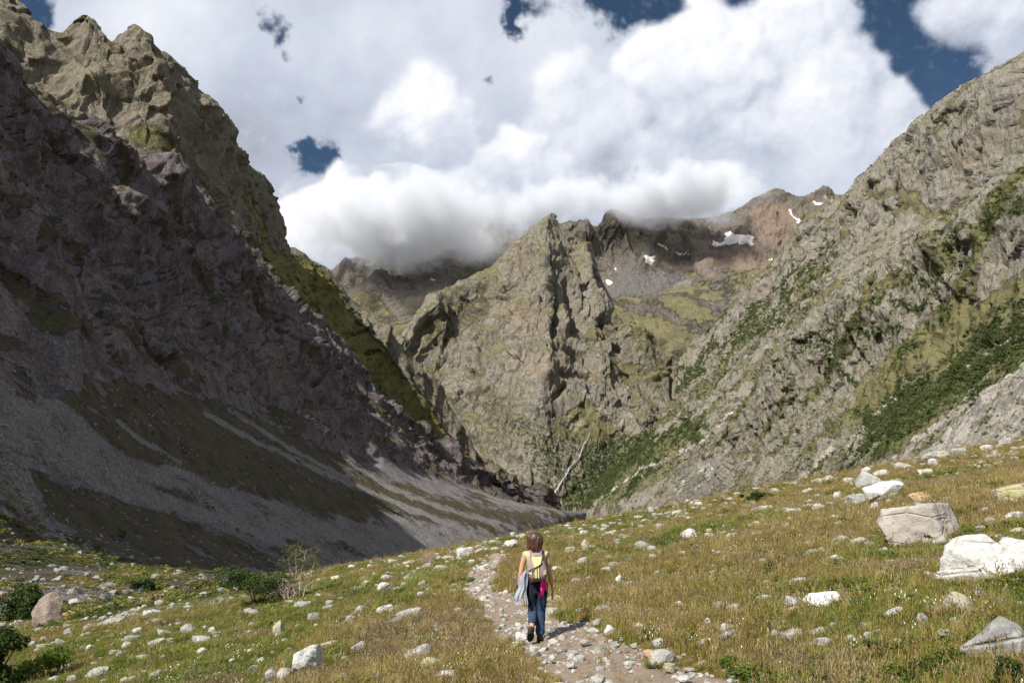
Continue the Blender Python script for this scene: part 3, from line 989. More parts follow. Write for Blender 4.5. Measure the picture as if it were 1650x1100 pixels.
def cirque():
    rk = rock_material('far_ridge_rock', (0.13, 0.115, 0.11), (0.24, 0.215, 0.20), (0.29, 0.24, 0.20), sc=0.5, bump=1.2,  # base colours darkened to stand in for cloud shadow on the ridge
                       grass_a=(0.14, 0.13, 0.065), grass_b=(0.225, 0.195, 0.105))
    top = [(430, 520, 4300), (505, 460, 4300), (535, 448, 4300), (575, 436, 4350), (620, 415, 4400), (690, 395, 4400), (760, 385, 4400), (840, 380, 4300), (905, 372, 4100), (925, 370, 4050), (943, 361, 4000), (962, 369, 4020),
           (985, 350, 4080), (1030, 360, 4200), (1100, 362, 4350), (1170, 345, 4450), (1232, 312, 4500), (1252, 308, 4500), (1277, 321, 4480), (1300, 318, 4450), (1326, 308, 4400), (1345, 320, 4350), (1372, 314, 4300), (1405, 300, 4300), (1480, 260, 4300)]
    cols = []
    for (u, v, Y) in top:
        base = 640 + 20 * (u > 900)
        mid = {True: 560, False: 540}[u > 900]
        f = 0.5 if u > 940 else 0.42
        cols.append([(u, base + 60, 3000), (u, base - 30, 3250), (u, mid - 40 if u > 940 else mid - 20, 3500), (u, v + (mid - 60 - v) * f, 3900), (u, v, Y)])

    def disp(P, n, row, col, u, v):
        top = 1 - .75 * sstep(3.5, 4.0, row)
        wall = sstep(2.4, 3.2, row)
        return (crags(P, 320, 8, .5, .5, 5) * (12 + 30 * wall) + facets(P, 160, 9, .45) * (.08 + .2 * wall) + facets(P, 55, 10, .5) * (.15 + .25 * wall)) * top

    def masks(P, n, row, col):
        u, v = to_px(P)
        nz = fbm(P / 160.0, 6, .6, 390)
        uu, vv = u + nz * 20, v + nz * 10
        m1 = np.zeros((len(P), 4)); m2 = np.zeros((len(P), 4))
        ga = in_poly(uu, vv, [(960, 470), (1040, 475), (1130, 440), (1250, 430), (1280, 500), (1200, 620), (950, 640)], 16)
        gb = in_poly(uu, vv, [(545, 490), (580, 465), (612, 470), (640, 510), (700, 520), (700, 640), (500, 640)], 12)
        m1[:, 0] = clip01(np.maximum(ga, gb) * (.62 + nz * .7))
        sn = [[(1140, 388), (1165, 388), (1167, 372), (1185, 375), (1215, 380), (1212, 396), (1180, 393), (1150, 396)], [(1040, 413), (1056, 412), (1050, 427), (1042, 426)],
              [(1060, 391), (1075, 398), (1074, 401), (1062, 396)], [(1090, 405), (1106, 407), (1112, 411), (1094, 410)], [(1044, 378), (1050, 378), (1050, 384), (1044, 383)],
              [(978, 453), (986, 453), (986, 459), (978, 459)], [(1270, 338), (1277, 338), (1282, 352), (1276, 350)], [(1282, 352), (1292, 354), (1291, 360), (1282, 358)],
              [(1233, 412), (1246, 415), (1247, 420), (1236, 418)], [(1311, 324), (1326, 326), (1324, 331), (1312, 330)], [(990, 430), (993, 431), (995, 438), (992, 438)],
              [(1016, 447), (1022, 449), (1020, 452)], [(700, 432), (703, 433), (702, 440)], [(694, 446), (704, 452), (694, 456)], [(716, 432), (722, 438), (719, 440)]]
        nq = fbm(P / 40.0, 4, .6, 396)
        m1[:, 3] = np.maximum.reduce([in_poly(u + nq * 5, v + nz * 3 + nq * 4, p, 2.6) for p in sn])
        warm = [[(1140, 395), (1220, 396), (1250, 420), (1240, 445), (1170, 435), (1130, 425)], [(1220, 330), (1290, 340), (1300, 390), (1240, 400), (1210, 370)], [(1330, 318), (1380, 312), (1395, 330), (1340, 340)],
                [(1060, 420), (1130, 425), (1140, 440), (1080, 440)], [(1260, 330), (1300, 345), (1290, 375), (1262, 360)]]
        m2[:, 0] = np.maximum.reduce([in_poly(uu, vv, p, 10) for p in warm]) * .85
        m2[:, 1] = clip01(in_poly(uu, vv, [(1335, 322), (1385, 314), (1390, 330), (1345, 336)], 6) * .7 + in_poly(uu, vv, [(960, 480), (1020, 480), (1060, 520), (1000, 530)], 14) * .35)
        m1[:, 2] = clip01(in_poly(uu, vv, [(1000, 430), (1130, 430), (1120, 465), (1040, 480), (970, 478)], 8) * .6)
        return m1, m2
    strokes = [([(560, 520), (590, 480), (612, 455)], 26, 60), ([(500, 480), (540, 445)], 18, -40), ([(985, 352), (1000, 400), (1010, 440)], 16, 18), ([(1010, 370), (1030, 420)], 10, -40)]
    L['cirque'] = loft('mountain', cols, 470, [20, 50, 60, 90], rk, disp, masks,
                       'high back ridge with snow patches under the cloud', back=(0, 900, -500), strokes=strokes)


def right_far():
    rk = rock_material('granite_slope_rock', (0.25, 0.23, 0.20), (0.40, 0.37, 0.32), (0.36, 0.30, 0.235), sc=0.9, bump=1.0,
                       grass_a=(0.115, 0.11, 0.05), grass_b=(0.19, 0.165, 0.08))
    w = lambda x, y, z: (0, x, y, z + CAMZ)
    cols = [
        [w(300, 600, -60), w(420, 600, 60), w(640, 600, 300), w(800, 600, 480), w(960, 600, 620)],
        [w(300, 900, -60), (1340, 760, 900), (1640, 480, 900), (1850, 230, 900), (2060, -90, 900)],
        [(1190, 840, 1250), (1270, 740, 1260), (1450, 500, 1260), (1590, 300, 1250), (1655, 98, 1240)],
        [(1130, 835, 1400), (1210, 740, 1410), (1390, 500, 1410), (1520, 330, 1400), (1565, 138, 1390)],
        [(1090, 830, 1550), (1165, 740, 1550), (1340, 510, 1550), (1455, 350, 1540), (1515, 182, 1530)],
        [(1050, 830, 1700), (1120, 745, 1700), (1290, 530, 1700), (1400, 400, 1690), (1462, 228, 1680)],
        [(1020, 830, 1850), (1090, 745, 1850), (1240, 550, 1850), (1350, 410, 1850), (1420, 272, 1840)],
        [(990, 830, 2000), (1050, 750, 2000), (1190, 580, 2000), (1310, 430, 2000), (1395, 304, 2000)],
        [(965, 828, 2150), (1020, 755, 2150), (1150, 610, 2150), (1260, 460, 2150), (1330, 348, 2150)],
        [(945, 826, 2300), (990, 765, 2300), (1110, 640, 2300), (1210, 510, 2300), (1285, 400, 2300)],
        [(928, 824, 2450), (965, 775, 2450), (1075, 670, 2450), (1160, 560, 2450), (1240, 442, 2450)],
        [(918, 824, 2600), (945, 785, 2600), (1040, 700, 2600), (1110, 620, 2600), (1205, 486, 2600)],
        [(910, 824, 2750), (930, 790, 2750), (1000, 725, 2750), (1060, 675, 2750), (1128, 562, 2750)],
        [(900, 826, 2900), (912, 800, 2900), (960, 752, 2900), (1000, 728, 2900), (1040, 680, 2900)],
        [(890, 828, 3050), (895, 812, 3050), (912, 795, 3050), (925, 780, 3050), (935, 765, 3050)],
    ]

    def disp(P, n, row, col, u, v):
        top = 1 - .7 * sstep(3.5, 4.0, row)
        return (crags(P, 210, 11, .6, .5, 5) * 9 + facets(P, 95, 11, .6) * .22 + facets(P, 34, 12, .7) * .34 + facets(P, 14, 13) * .3 + ledges(P, 42, 12) * 5) * top * (.55 + .45 * sstep(.5, 1.5, row))

    def masks(P, n, row, col):
        u, v = to_px(P)
        nz = fbm(P / 90.0, 6, .62, 490)
        nf = fbm(P / 28.0, 4, .6, 495)
        uu, vv = u + nz * 26, v + nz * 20
        m1 = np.zeros((len(P), 4)); m2 = np.zeros((len(P), 4))
        g = sstep(0.42, 0.80, n[:, 2] + nz * .30) * .62
        dg = [near_line(uu, vv, l, 1) for l in (
            [(1060, 640, 20), (1110, 590, 26), (1180, 540, 26), (1250, 480, 26), (1300, 440, 16), (1350, 400, 8)],
            [(930, 780, 20), (980, 760, 30), (1060, 710, 26), (1130, 690, 20)], [(1180, 520, 18), (1240, 530, 24), (1330, 480, 16)])]
        m1[:, 1] = clip01(np.maximum.reduce([dg[0] * .8, dg[1] * 1.1, dg[2] * .7, in_poly(uu, vv, [(900, 830), (930, 770), (1040, 700), (1120, 690), (1060, 740), (1000, 800)], 12) * .8]))
        gp = near_line(uu, vv, [(1600, 330, 12), (1500, 350, 20), (1430, 290, 14), (1400, 310, 14)], 1)
        gp2 = near_line(uu, vv, [(1200, 600, 20), (1260, 560, 20), (1330, 490, 20), (1480, 420, 14)], 1)
        band = perlin(np.stack([(P[:, 2] + .42 * P[:, 1]) / 62, P[:, 1] / 700, P[:, 0] / 700], -1) + fbm(P / 210, 3, .5, 498)[:, None] * .45, 499)
        m1[:, 0] = clip01(np.maximum.reduce([g, gp * .9, gp2 * .8, sstep(-.1, .5, nz) * sstep(2.4, 1.2, row) * .5, sstep(.1, .45, band + nf * .3) * .7]))
        m1[:, 1] = np.maximum(m1[:, 1], sstep(.28, .5, band + nf * .45) * .5 * sstep(3.2, 2.4, row))
        st = np.maximum.reduce([near_line(u + nf * 5, v + nf * 4, l, 1) for l in (
            [(1080, 800, 10), (1130, 760, 9), (1200, 705, 8), (1210, 660, 5)], [(960, 810, 4), (1030, 760, 5), (1120, 720, 6), (1200, 650, 6)], [(1120, 790, 8), (1175, 740, 6)])])
        m2[:, 1] = clip01(sstep(.1, .7, st) * (.52 + .5 * nf))
        m1[:, 2] = clip01(in_poly(uu, vv, [(1050, 820), (1100, 760), (1220, 660), (1230, 700), (1150, 800)], 14) * .45)
        m1[:, 1] = m1[:, 1] * (1 - m2[:, 1])
        m2[:, 0] = clip01(sstep(.15, .6, fbm(P / 150, 3, .5, 444)) * .35)
        return m1, m2
    L['right_far'] = loft('mountain', cols, 440, [60, 100, 80, 90], rk, disp, masks,
                          'tall granite mountainside with dark scrub bands below blue sky', weights=[.2, .4, 1, 1, 1, 1, 1, 1, 1, 1, 1, 1, .9, .7],
                          back=(500, 120, -300), flip=True)


def right_near():
    rk = rock_material('near_slope_rock', (0.25, 0.235, 0.20), (0.42, 0.39, 0.33), (0.36, 0.30, 0.23), sc=1.5, bump=1.0,
                       grass_a=(0.115, 0.112, 0.046), grass_b=(0.20, 0.17, 0.075))
    w = lambda x, y, z: (0, x, y, z + CAMZ)
    cols = [
        [w(60, 120, -10), w(150, 100, 15), w(220, 100, 60), w(300, 100, 130), w(400, 100, 210)],
        [w(60, 250, -20), w(165, 250, 20), w(240, 250, 80), w(320, 250, 160), w(430, 250, 250)],
        [w(90, 360, -30), (1560, 760, 360), (1790, 600, 370), (2050, 330, 380), (2330, -60, 380)],
        [w(110, 470, -35), (1480, 780, 470), (1640, 620, 475), (1800, 430, 480), (1990, 110, 480)],
        [w(130, 580, -40), (1420, 790, 580), (1560, 640, 585), (1680, 480, 590), (1790, 215, 590)],
        [w(140, 690, -45), (1370, 800, 690), (1480, 660, 690), (1575, 520, 700), (1648, 296, 700)],
        [w(150, 800, -50), (1320, 805, 800), (1425, 680, 800), (1500, 550, 805), (1562, 345, 810)],
        [w(160, 920, -55), (1275, 810, 920), (1370, 700, 920), (1430, 580, 920), (1490, 388, 920)],
        [w(170, 1050, -60), (1240, 815, 1050), (1320, 715, 1050), (1370, 610, 1050), (1410, 445, 1050)],
        [w(180, 1200, -65), (1200, 818, 1200), (1270, 735, 1200), (1305, 650, 1200), (1340, 500, 1200)],
        [w(180, 1350, -70), (1165, 820, 1350), (1220, 750, 1350), (1250, 690, 1350), (1275, 570, 1350)],
        [w(185, 1500, -75), (1130, 822, 1500), (1175, 775, 1500), (1200, 730, 1500), (1222, 650, 1500)],
        [w(190, 1700, -80), (1085, 824, 1700), (1110, 800, 1700), (1130, 780, 1700), (1150, 750, 1700)],
    ]

    def disp(P, n, row, col, u, v):
        top = 1 - .6 * sstep(3.5, 4.0, row)
        foot = .35 + .65 * sstep(1.3, 2.1, row + .6 * sstep(5, 9, col))
        s = np.clip(P[:, 1] / 800, .5, 1)
        return (crags(P, 120, 14, .7, .5, 5) * 6.5 + facets(P, 52, 14, .7) * .24 + facets(P, 19, 15, .8) * .36 + facets(P, 8, 16) * .3 + ledges(P, 26, 15) * 3.5) * top * foot * s

    def masks(P, n, row, col):
        u, v = to_px(P)
        nz = fbm(P / 50.0, 6, .62, 590)
        nf = fbm(P / 16.0, 4, .6, 595)
        uu, vv = u + nz * 24, v + nz * 20
        m1 = np.zeros((len(P), 4)); m2 = np.zeros((len(P), 4))
        g = sstep(0.40, 0.78, n[:, 2] + nz * .30) * .66
        belt = in_poly(uu, vv, [(1280, 760), (1370, 730), (1400, 660), (1480, 610), (1560, 550), (1660, 480), (1660, 580), (1560, 640), (1490, 680), (1400, 730), (1330, 770)], 12)
        belt2 = near_line(uu, vv, [(1380, 620, 12), (1330, 570, 18), (1420, 530, 22), (1480, 490, 16), (1560, 420, 14)], 1)
        belt3 = near_line(uu, vv, [(1250, 600, 12), (1300, 560, 14), (1380, 500, 14), (1500, 440, 8)], 1)
        crest = near_line(uu, vv, [(1480, 400, 8), (1560, 365, 14), (1600, 345, 14), (1660, 310, 16)], 1)
        m1[:, 1] = clip01(np.maximum.reduce([belt * .85, belt2 * .75, belt3 * .7, crest * .7, sstep(.2, .7, nf) * .45 * sstep(2.6, 1.6, row)]))
        gp = in_poly(uu, vv, [(1360, 640), (1440, 560), (1660, 420), (1660, 480), (1560, 560), (1470, 620), (1380, 690)], 14)
        gc = near_line(uu, vv, [(1400, 470, 14), (1480, 410, 18), (1560, 360, 20), (1660, 310, 24)], 1)
        band = perlin(np.stack([(P[:, 2] + .45 * P[:, 1]) / 34, P[:, 1] / 420, P[:, 0] / 420], -1) + fbm(P / 120, 3, .5, 598)[:, None] * .45, 599)
        m1[:, 0] = clip01(np.maximum.reduce([g, gp * .75, gc * .85, sstep(.05, .4, band + nf * .3) * .75]))
        m1[:, 1] = np.maximum(m1[:, 1], sstep(.25, .5, band + nf * .45) * .55)
        fan = in_poly(uu, vv, [(1430, 760), (1500, 700), (1560, 660), (1640, 595), (1720, 560), (1720, 760)], 8)
        st = np.maximum.reduce([near_line(u + nf * 4, v + nf * 3, l, 1) for l in (
            [(1470, 710, 7), (1540, 665, 6), (1630, 600, 5)], [(1330, 760, 6), (1390, 690, 5), (1440, 640, 4)], [(1560, 590, 5), (1640, 540, 5)], [(1290, 770, 8), (1340, 720, 4)])])
        m2[:, 1] = clip01(np.maximum(fan * (.55 + .3 * nz), sstep(.1, .7, st) * .75))
        m1[:, 1] *= (1 - .8 * m2[:, 1])
        m1[:, 0] = np.where(fan > .5, m1[:, 0] * .6, m1[:, 0])
        return m1, m2
    L['right_near'] = loft('mountain', cols, 520, [40, 110, 110, 110], rk, disp, masks,
                           'nearer rocky spur with a belt of dark green bushes above pale scree', weights=[.2, .4, .8, 1, 1, 1, 1, 1, 1, .9, .8, .7],
                           back=(350, 60, -260), flip=True)


def cloud_volume(name, centre, size, dens, seed, label):
    me = bpy.data.meshes.new(name)
    bm = bmesh.new()
    bmesh.ops.create_icosphere(bm, subdivisions=4, radius=1.0)
    co = np.array([v.co[:] for v in bm.verts])
    f = 1 + .16 * fbm(co * 1.4 + seed, 3, .5, seed)
    for v, k in zip(bm.verts, f):
        v.co = v.co * float(k)
        v.co.x, v.co.y, v.co.z = v.co.x * size[0], v.co.y * size[1], v.co.z * size[2]
    bm.to_mesh(me)
    bm.free()
    m = bpy.data.materials.new('cloud_vapour')
    m.use_nodes = True
    N = NT(m.node_tree)
    P = N.n('ShaderNodeTexCoord').outputs['Object']
    rel = N.vmath('DIVIDE', P, size)
    r = N.vmath('LENGTH', rel)
    n = N.noise(P, 0.0056, 5, 0.62)
    x = N.math('ADD', N.math('SUBTRACT', 0.86, r), N.math('MULTIPLY', N.math('SUBTRACT', n, .5), 2.3))
    d = N.ramp(x, 0.0, 0.55, 0.0, dens * 1.1)
    pv = N.n('ShaderNodeVolumePrincipled')
    pv.inputs['Color'].default_value = (.93, .95, 1, 1)
    pv.inputs['Anisotropy'].default_value = 0.0
    N.put(pv.inputs['Density'], d)
    out = N.n('ShaderNodeOutputMaterial')
    N.put(out.inputs['Volume'], pv.outputs[0])
    me.materials.append(m)
    ob = bpy.data.objects.new(name, me)
    ob.location = centre
    scene.collection.objects.link(ob)
    m.cycles.volume_sampling = 'MULTIPLE_IMPORTANCE'
    tag(ob, label, 'cloud', 'clouds hanging on the back ridge')
    return ob


def ridge_clouds():  # larger banks extended forward so their shadows fall on the back ridge
    cloud_volume('cloud', W(650, 366, 3650), (740, 620, 220), 0.010, 3, 'grey cloud bank sitting on the ridge between the shaded wall and the horn')
    cloud_volume('cloud', W(880, 328, 4050), (380, 300, 120), 0.009, 5, 'thin cloud veil behind the summit horn joining the two ridge clouds')
    cloud_volume('cloud', W(1070, 318, 3850), (540, 420, 165), 0.010, 8, 'white cloud resting on the snow patched ridge beyond the horn')


if True:
    ridge_clouds()
    build_ground()
    left_near()
    left_far()
    central()
    cirque()
    right_far()
    right_near()

# ------------------------------------------------------------------ scattering (uncountable stuff)
def source_collection(name, objs):
    c = bpy.data.collections.new(name)
    for o in objs:
        c.objects.link(o)
    return c


def scatter(name, pts, rot, scl, idx, coll, label):
    """one object: instances of the meshes in coll at the given points"""
    me = bpy.data.meshes.new(name)
    me.vertices.add(len(pts))
    me.vertices.foreach_set('co', np.asarray(pts, np.float32).ravel())
    me.attributes.new('turn', 'FLOAT_VECTOR', 'POINT').data.foreach_set('vector', np.asarray(rot, np.float32).ravel())
    me.attributes.new('size', 'FLOAT_VECTOR', 'POINT').data.foreach_set('vector', np.asarray(scl, np.float32).ravel())
    me.attributes.new('pick', 'INT', 'POINT').data.foreach_set('value', np.asarray(idx, np.int32).ravel())
    ob = bpy.data.objects.new(name, me)
    scene.collection.objects.link(ob)
    ng = bpy.data.node_groups.new(name, 'GeometryNodeTree')
    ng.interface.new_socket('Geometry', in_out='INPUT', socket_type='NodeSocketGeometry')
    ng.interface.new_socket('Geometry', in_out='OUTPUT', socket_type='NodeSocketGeometry')
    nd = lambda k: ng.nodes.new(k)
    gi, go, iop, ci = nd('NodeGroupInput'), nd('NodeGroupOutput'), nd('GeometryNodeInstanceOnPoints'), nd('GeometryNodeCollectionInfo')
    ci.inputs['Collection'].default_value = coll
    ci.inputs['Separate Children'].default_value = True
    ci.inputs['Reset Children'].default_value = True
    ci.transform_space = 'ORIGINAL'
    m2p = nd('GeometryNodeMeshToPoints')

    def attr(n, t):
        a = nd('GeometryNodeInputNamedAttribute')
        a.data_type = t
        a.inputs['Name'].default_value = n
        return a.outputs['Attribute']
    lk = ng.links.new
    lk(gi.outputs[0], m2p.inputs['Mesh'])
    lk(m2p.outputs[0], iop.inputs['Points'])
    lk(ci.outputs[0], iop.inputs['Instance'])
    iop.inputs['Pick Instance'].default_value = True
    lk(attr('pick', 'INT'), iop.inputs['Instance Index'])
    e2r = nd('FunctionNodeEulerToRotation')
    lk(attr('turn', 'FLOAT_VECTOR'), e2r.inputs[0])
    lk(e2r.outputs[0], iop.inputs['Rotation'])
    lk(attr('size', 'FLOAT_VECTOR'), iop.inputs['Scale'])
    lk(iop.outputs[0], go.inputs[0])
    md = ob.modifiers.new('scatter', 'NODES')
    md.node_group = ng
    tag(ob, label, kind='stuff')
    return ob


def mesh_of(name, verts, faces, mats, midx=None, smooth=False):
    me = bpy.data.meshes.new(name)
    me.from_pydata([tuple(map(float, v)) for v in verts], [], faces)
    for m in (mats if isinstance(mats, (list, tuple)) else [mats]):
        me.materials.append(m)
    if midx is not None:
        me.polygons.foreach_set('material_index', midx)
    if smooth:
        me.polygons.foreach_set('use_smooth', [True] * len(me.polygons))
    me.update()
    return me


def link(name, me, parent=None, loc=(0, 0, 0)):
    o = bpy.data.objects.new(name, me)
    scene.collection.objects.link(o)
    o.location = loc
    if parent is not None:
        o.parent = parent
    return o


# ------------------------------------------------------------------ materials of small things
def leaf_material(name, a, b, c=None, trans=0.25, pscale=0.9):
    """grass and leaves: colour drifts from place to place and from plant to plant"""
    m, N = new_mat(name)
    g = N.n('ShaderNodeNewGeometry').outputs['Position']
    r = N.n('ShaderNodeObjectInfo').outputs['Random']
    n = N.noise(g, pscale, 3, 0.6)
    f = N.math('ADD', N.ramp(n, .35, .65, 0, .7), N.math('MULTIPLY', r, .45))
    col = N.mix(N.math('SUBTRACT', f, .08, clamp=True), a, b)
    if c:
        col = N.mix(N.ramp(r, .80, .95), col, c)
    d = N.n('ShaderNodeBsdfDiffuse')
    t = N.n('ShaderNodeBsdfTranslucent')
    N.put(d.inputs[0], col)
    N.put(t.inputs[0], col)
    mx = N.n('ShaderNodeMixShader')
    mx.inputs[0].default_value = trans
    N.put(mx.inputs[1], d.outputs[0])
    N.put(mx.inputs[2], t.outputs[0])
    out = N.n('ShaderNodeOutputMaterial')
    N.put(out.inputs[0], mx.outputs[0])
    return m


def plain(name, col, rough=0.85, spec=0.2, var=0.12, scale=20.0, bump=0.0):
    m, N = new_mat(name)
    P = N.n('ShaderNodeTexCoord').outputs['Object']
    n = N.noise(P, scale, 5, 0.6)
    k = 1 - var * 2
    c = N.mix(n, tuple(x * k for x in col), tuple(min(1, x * (1 + var)) for x in col))
    nrm = N.bump(n, 0.6, bump) if bump else None
    N.bsdf(c, rough, nrm, spec)
    return m


def stone_material(name, a, b, dark, lichen=(0.30, 0.29, 0.10), lich=0.62, sc=1.0):
    m, N = new_mat(name)
    tc = N.n('ShaderNodeTexCoord').outputs['Object']
    g = N.n('ShaderNodeNewGeometry')
    r = N.n('ShaderNodeObjectInfo').outputs['Random']
    P = N.vmath('ADD', g.outputs['Position'], N.vmath('SCALE', (7.1, 3.3, 5.7), scale=r))
    n1 = N.noise(P, 1.8 * sc, 5, 0.65)
    n2 = N.noise(P, 9.0 * sc, 6, 0.7)
    n3 = N.noise(P, 38.0 * sc, 4, 0.7)
    col = N.mix(N.ramp(n1, .35, .65), a, b)
    col = N.mix(N.ramp(N.math('ADD', n2, N.math('MULTIPLY', r, .12)), .52, .72, 0, .75), col, dark)
    col = N.mix(N.ramp(N.math('ADD', N.math('MULTIPLY', n1, .6), N.math('MULTIPLY', n2, .4)), lich - .06, lich + .04, 0, .75), col, lichen)
    col = N.mix(N.ramp(n3, .60, .74, 0, .6), col, tuple(x * .35 for x in a))
    stain = N.noise(N.vmath('MULTIPLY', P, (1, 1, .45)), 3.4 * sc, 5, .75)
    col = N.mix(N.ramp(stain, .54, .70, 0, .6), col, (dark[0] * .55, dark[1] * .53, dark[2] * .46))
    crack = N.vor(N.vmath('MULTIPLY', P, (1, 1, 2.2)), 1.1 * sc, 'DISTANCE_TO_EDGE')
    h = N.math('ADD', N.math('MULTIPLY', n2, .8), N.math('MULTIPLY', n3, .3))
    h = N.math('ADD', h, N.math('MULTIPLY', N.ramp(crack, 0, .05), .35))
    N.bsdf(col, 0.92, N.bump(h, 0.8, 0.06 / sc), 0.15)
    return m


M = {}


def make_materials():
    M['stone_white'] = stone_material('pale_quartz_stone', (0.50, 0.49, 0.465), (0.64, 0.63, 0.60), (0.30, 0.30, 0.29), lich=.66)
    M['stone_pale'] = stone_material('pale_weathered_stone', (0.40, 0.39, 0.36), (0.54, 0.53, 0.49), (0.22, 0.22, 0.205), lich=.60)
    M['stone_grey'] = stone_material('grey_granite_stone', (0.27, 0.27, 0.255), (0.42, 0.41, 0.38), (0.15, 0.15, 0.145), lich=.60)
    M['stone_lichen'] = stone_material('lichen_covered_stone', (0.29, 0.28, 0.22), (0.42, 0.40, 0.32), (0.18, 0.175, 0.13), lichen=(0.36, 0.34, 0.15), lich=.54)
    M['stone_scree'] = stone_material('grey_scree_stone', (0.22, 0.21, 0.20), (0.33, 0.315, 0.30), (0.13, 0.125, 0.12), lich=.72)
    M['stone_brown'] = stone_material('reddish_brown_stone', (0.23, 0.175, 0.14), (0.33, 0.27, 0.225), (0.12, 0.10, 0.085), lich=.68)
    M['stone_orange'] = stone_material('rust_coloured_stone', (0.42, 0.26, 0.15), (0.50, 0.34, 0.20), (0.25, 0.17, 0.12), lich=.75)
    M['stone_buff'] = stone_material('weathered_block_stone', (0.34, 0.305, 0.275), (0.44, 0.40, 0.36), (0.23, 0.20, 0.18), lich=.72)  # pale brown stone with darker patches
    M['grass_green'] = leaf_material('green_grass_blades', (0.111, 0.137, 0.029), (0.215, 0.227, 0.055), (0.25, 0.22, 0.08))
    M['grass_gold'] = leaf_material('golden_grass_blades', (0.215, 0.170, 0.046), (0.35, 0.275, 0.095), (0.42, 0.34, 0.17))
    M['grass_dry'] = leaf_material('dry_russet_grass', (0.175, 0.125, 0.070), (0.31, 0.24, 0.14), (0.38, 0.30, 0.19))
    M['herb'] = leaf_material('leafy_herbs', (0.065, 0.111, 0.023), (0.143, 0.182, 0.039), (0.16, 0.17, 0.05))
    M['bush'] = leaf_material('bush_leaves', (0.025, 0.042, 0.013), (0.06, 0.085, 0.026), (0.085, 0.105, 0.04), .18, .25)
    M['willow'] = leaf_material('willow_leaves', (0.045, 0.070, 0.022), (0.10, 0.13, 0.045), (0.13, 0.15, 0.06), .2, .6)
    M['bush_far'] = leaf_material('mountain_scrub_leaves', (0.050, 0.068, 0.026), (0.115, 0.135, 0.052), (0.16, 0.165, 0.07), .1, .02)
    M['bush_bright'] = leaf_material('bright_bush_leaves', (0.08, 0.13, 0.022), (0.15, 0.21, 0.045), None, .3)
    M['bush_feather'] = leaf_material('feathery_willow_leaves', (0.10, 0.12, 0.05), (0.18, 0.19, 0.09), None, .3)
    M['fern'] = leaf_material('light_green_tall_grass', (0.182, 0.221, 0.046), (0.286, 0.312, 0.078), None, .3)
    M['wood'] = plain('bleached_wood', (0.42, 0.34, 0.28), .9, .1, .2, 30, .01)
    M['bark'] = plain('dark_bark', (0.10, 0.075, 0.055), .9, .1, .2, 20, .01)
    M['petal'] = plain('white_petals', (0.75, 0.74, 0.66), .8)
    M['flower_eye'] = plain('dark_flower_centre', (0.10, 0.06, 0.02), .8)


# ------------------------------------------------------------------ stones
def stone_mesh(name, seed, mat, kind='round', sub=3, rough=0.05):
    """a boulder: a ball cut by many planes, so it has flat faces and worn edges; unit half-size"""
    rs = np.random.default_rng(seed)
    bm = bmesh.new()
    bmesh.ops.create_icosphere(bm, subdivisions=sub, radius=1.0)
    co = np.array([v.co[:] for v in bm.verts])
    co /= np.linalg.norm(co, axis=1, keepdims=True)
    pl = []
    if kind == 'block':
        for ax in range(3):
            for sg in (-1, 1):
                n = np.zeros(3); n[ax] = sg
                n += rs.normal(0, .10, 3)
                pl.append((n / np.linalg.norm(n), rs.uniform(.62, .72)))
        k, lo, hi = 5, .82, .95
    elif kind == 'slab':
        for sg in (-1, 1):
            n = np.array([rs.normal(0, .12), rs.normal(0, .12), sg])
            pl.append((n / np.linalg.norm(n), rs.uniform(.50, .62)))
        k, lo, hi = 8, .60, .85
    else:
        k, lo, hi = 11, .50, .80
    for _ in range(k):
        n = rs.normal(size=3)
        pl.append((n / np.linalg.norm(n), rs.uniform(lo, hi)))
    r = np.full(len(co), 1.0)
    for n, h in pl:
        d = co @ n
        r = np.minimum(r, np.where(d > .05, h / np.maximum(d, .05), 9))
    P = co * r[:, None]
    if rough:
        P = P + co * (fbm(P * 2.2 + seed, 4, .6, seed % 50) * rough)[:, None]
    P = P / np.abs(P).max(0)
    for v, p in zip(bm.verts, P):
        v.co = p
    me = bpy.data.meshes.new(name)
    bm.to_mesh(me)
    bm.free()
    me.materials.append(mat)
    me.polygons.foreach_set('use_smooth', [sub >= 4] * len(me.polygons))
    me.update()
    return me


TONES = {'w': 'stone_white', 'g': 'stone_grey', 'y': 'stone_lichen', 'b': 'stone_brown', 'o': 'stone_orange', 's': 'stone_buff'}
TONE_WORD = {'w': 'white', 'g': 'grey', 'y': 'yellow lichened', 'b': 'reddish brown', 'o': 'rust coloured', 's': 'weathered pale brown'}
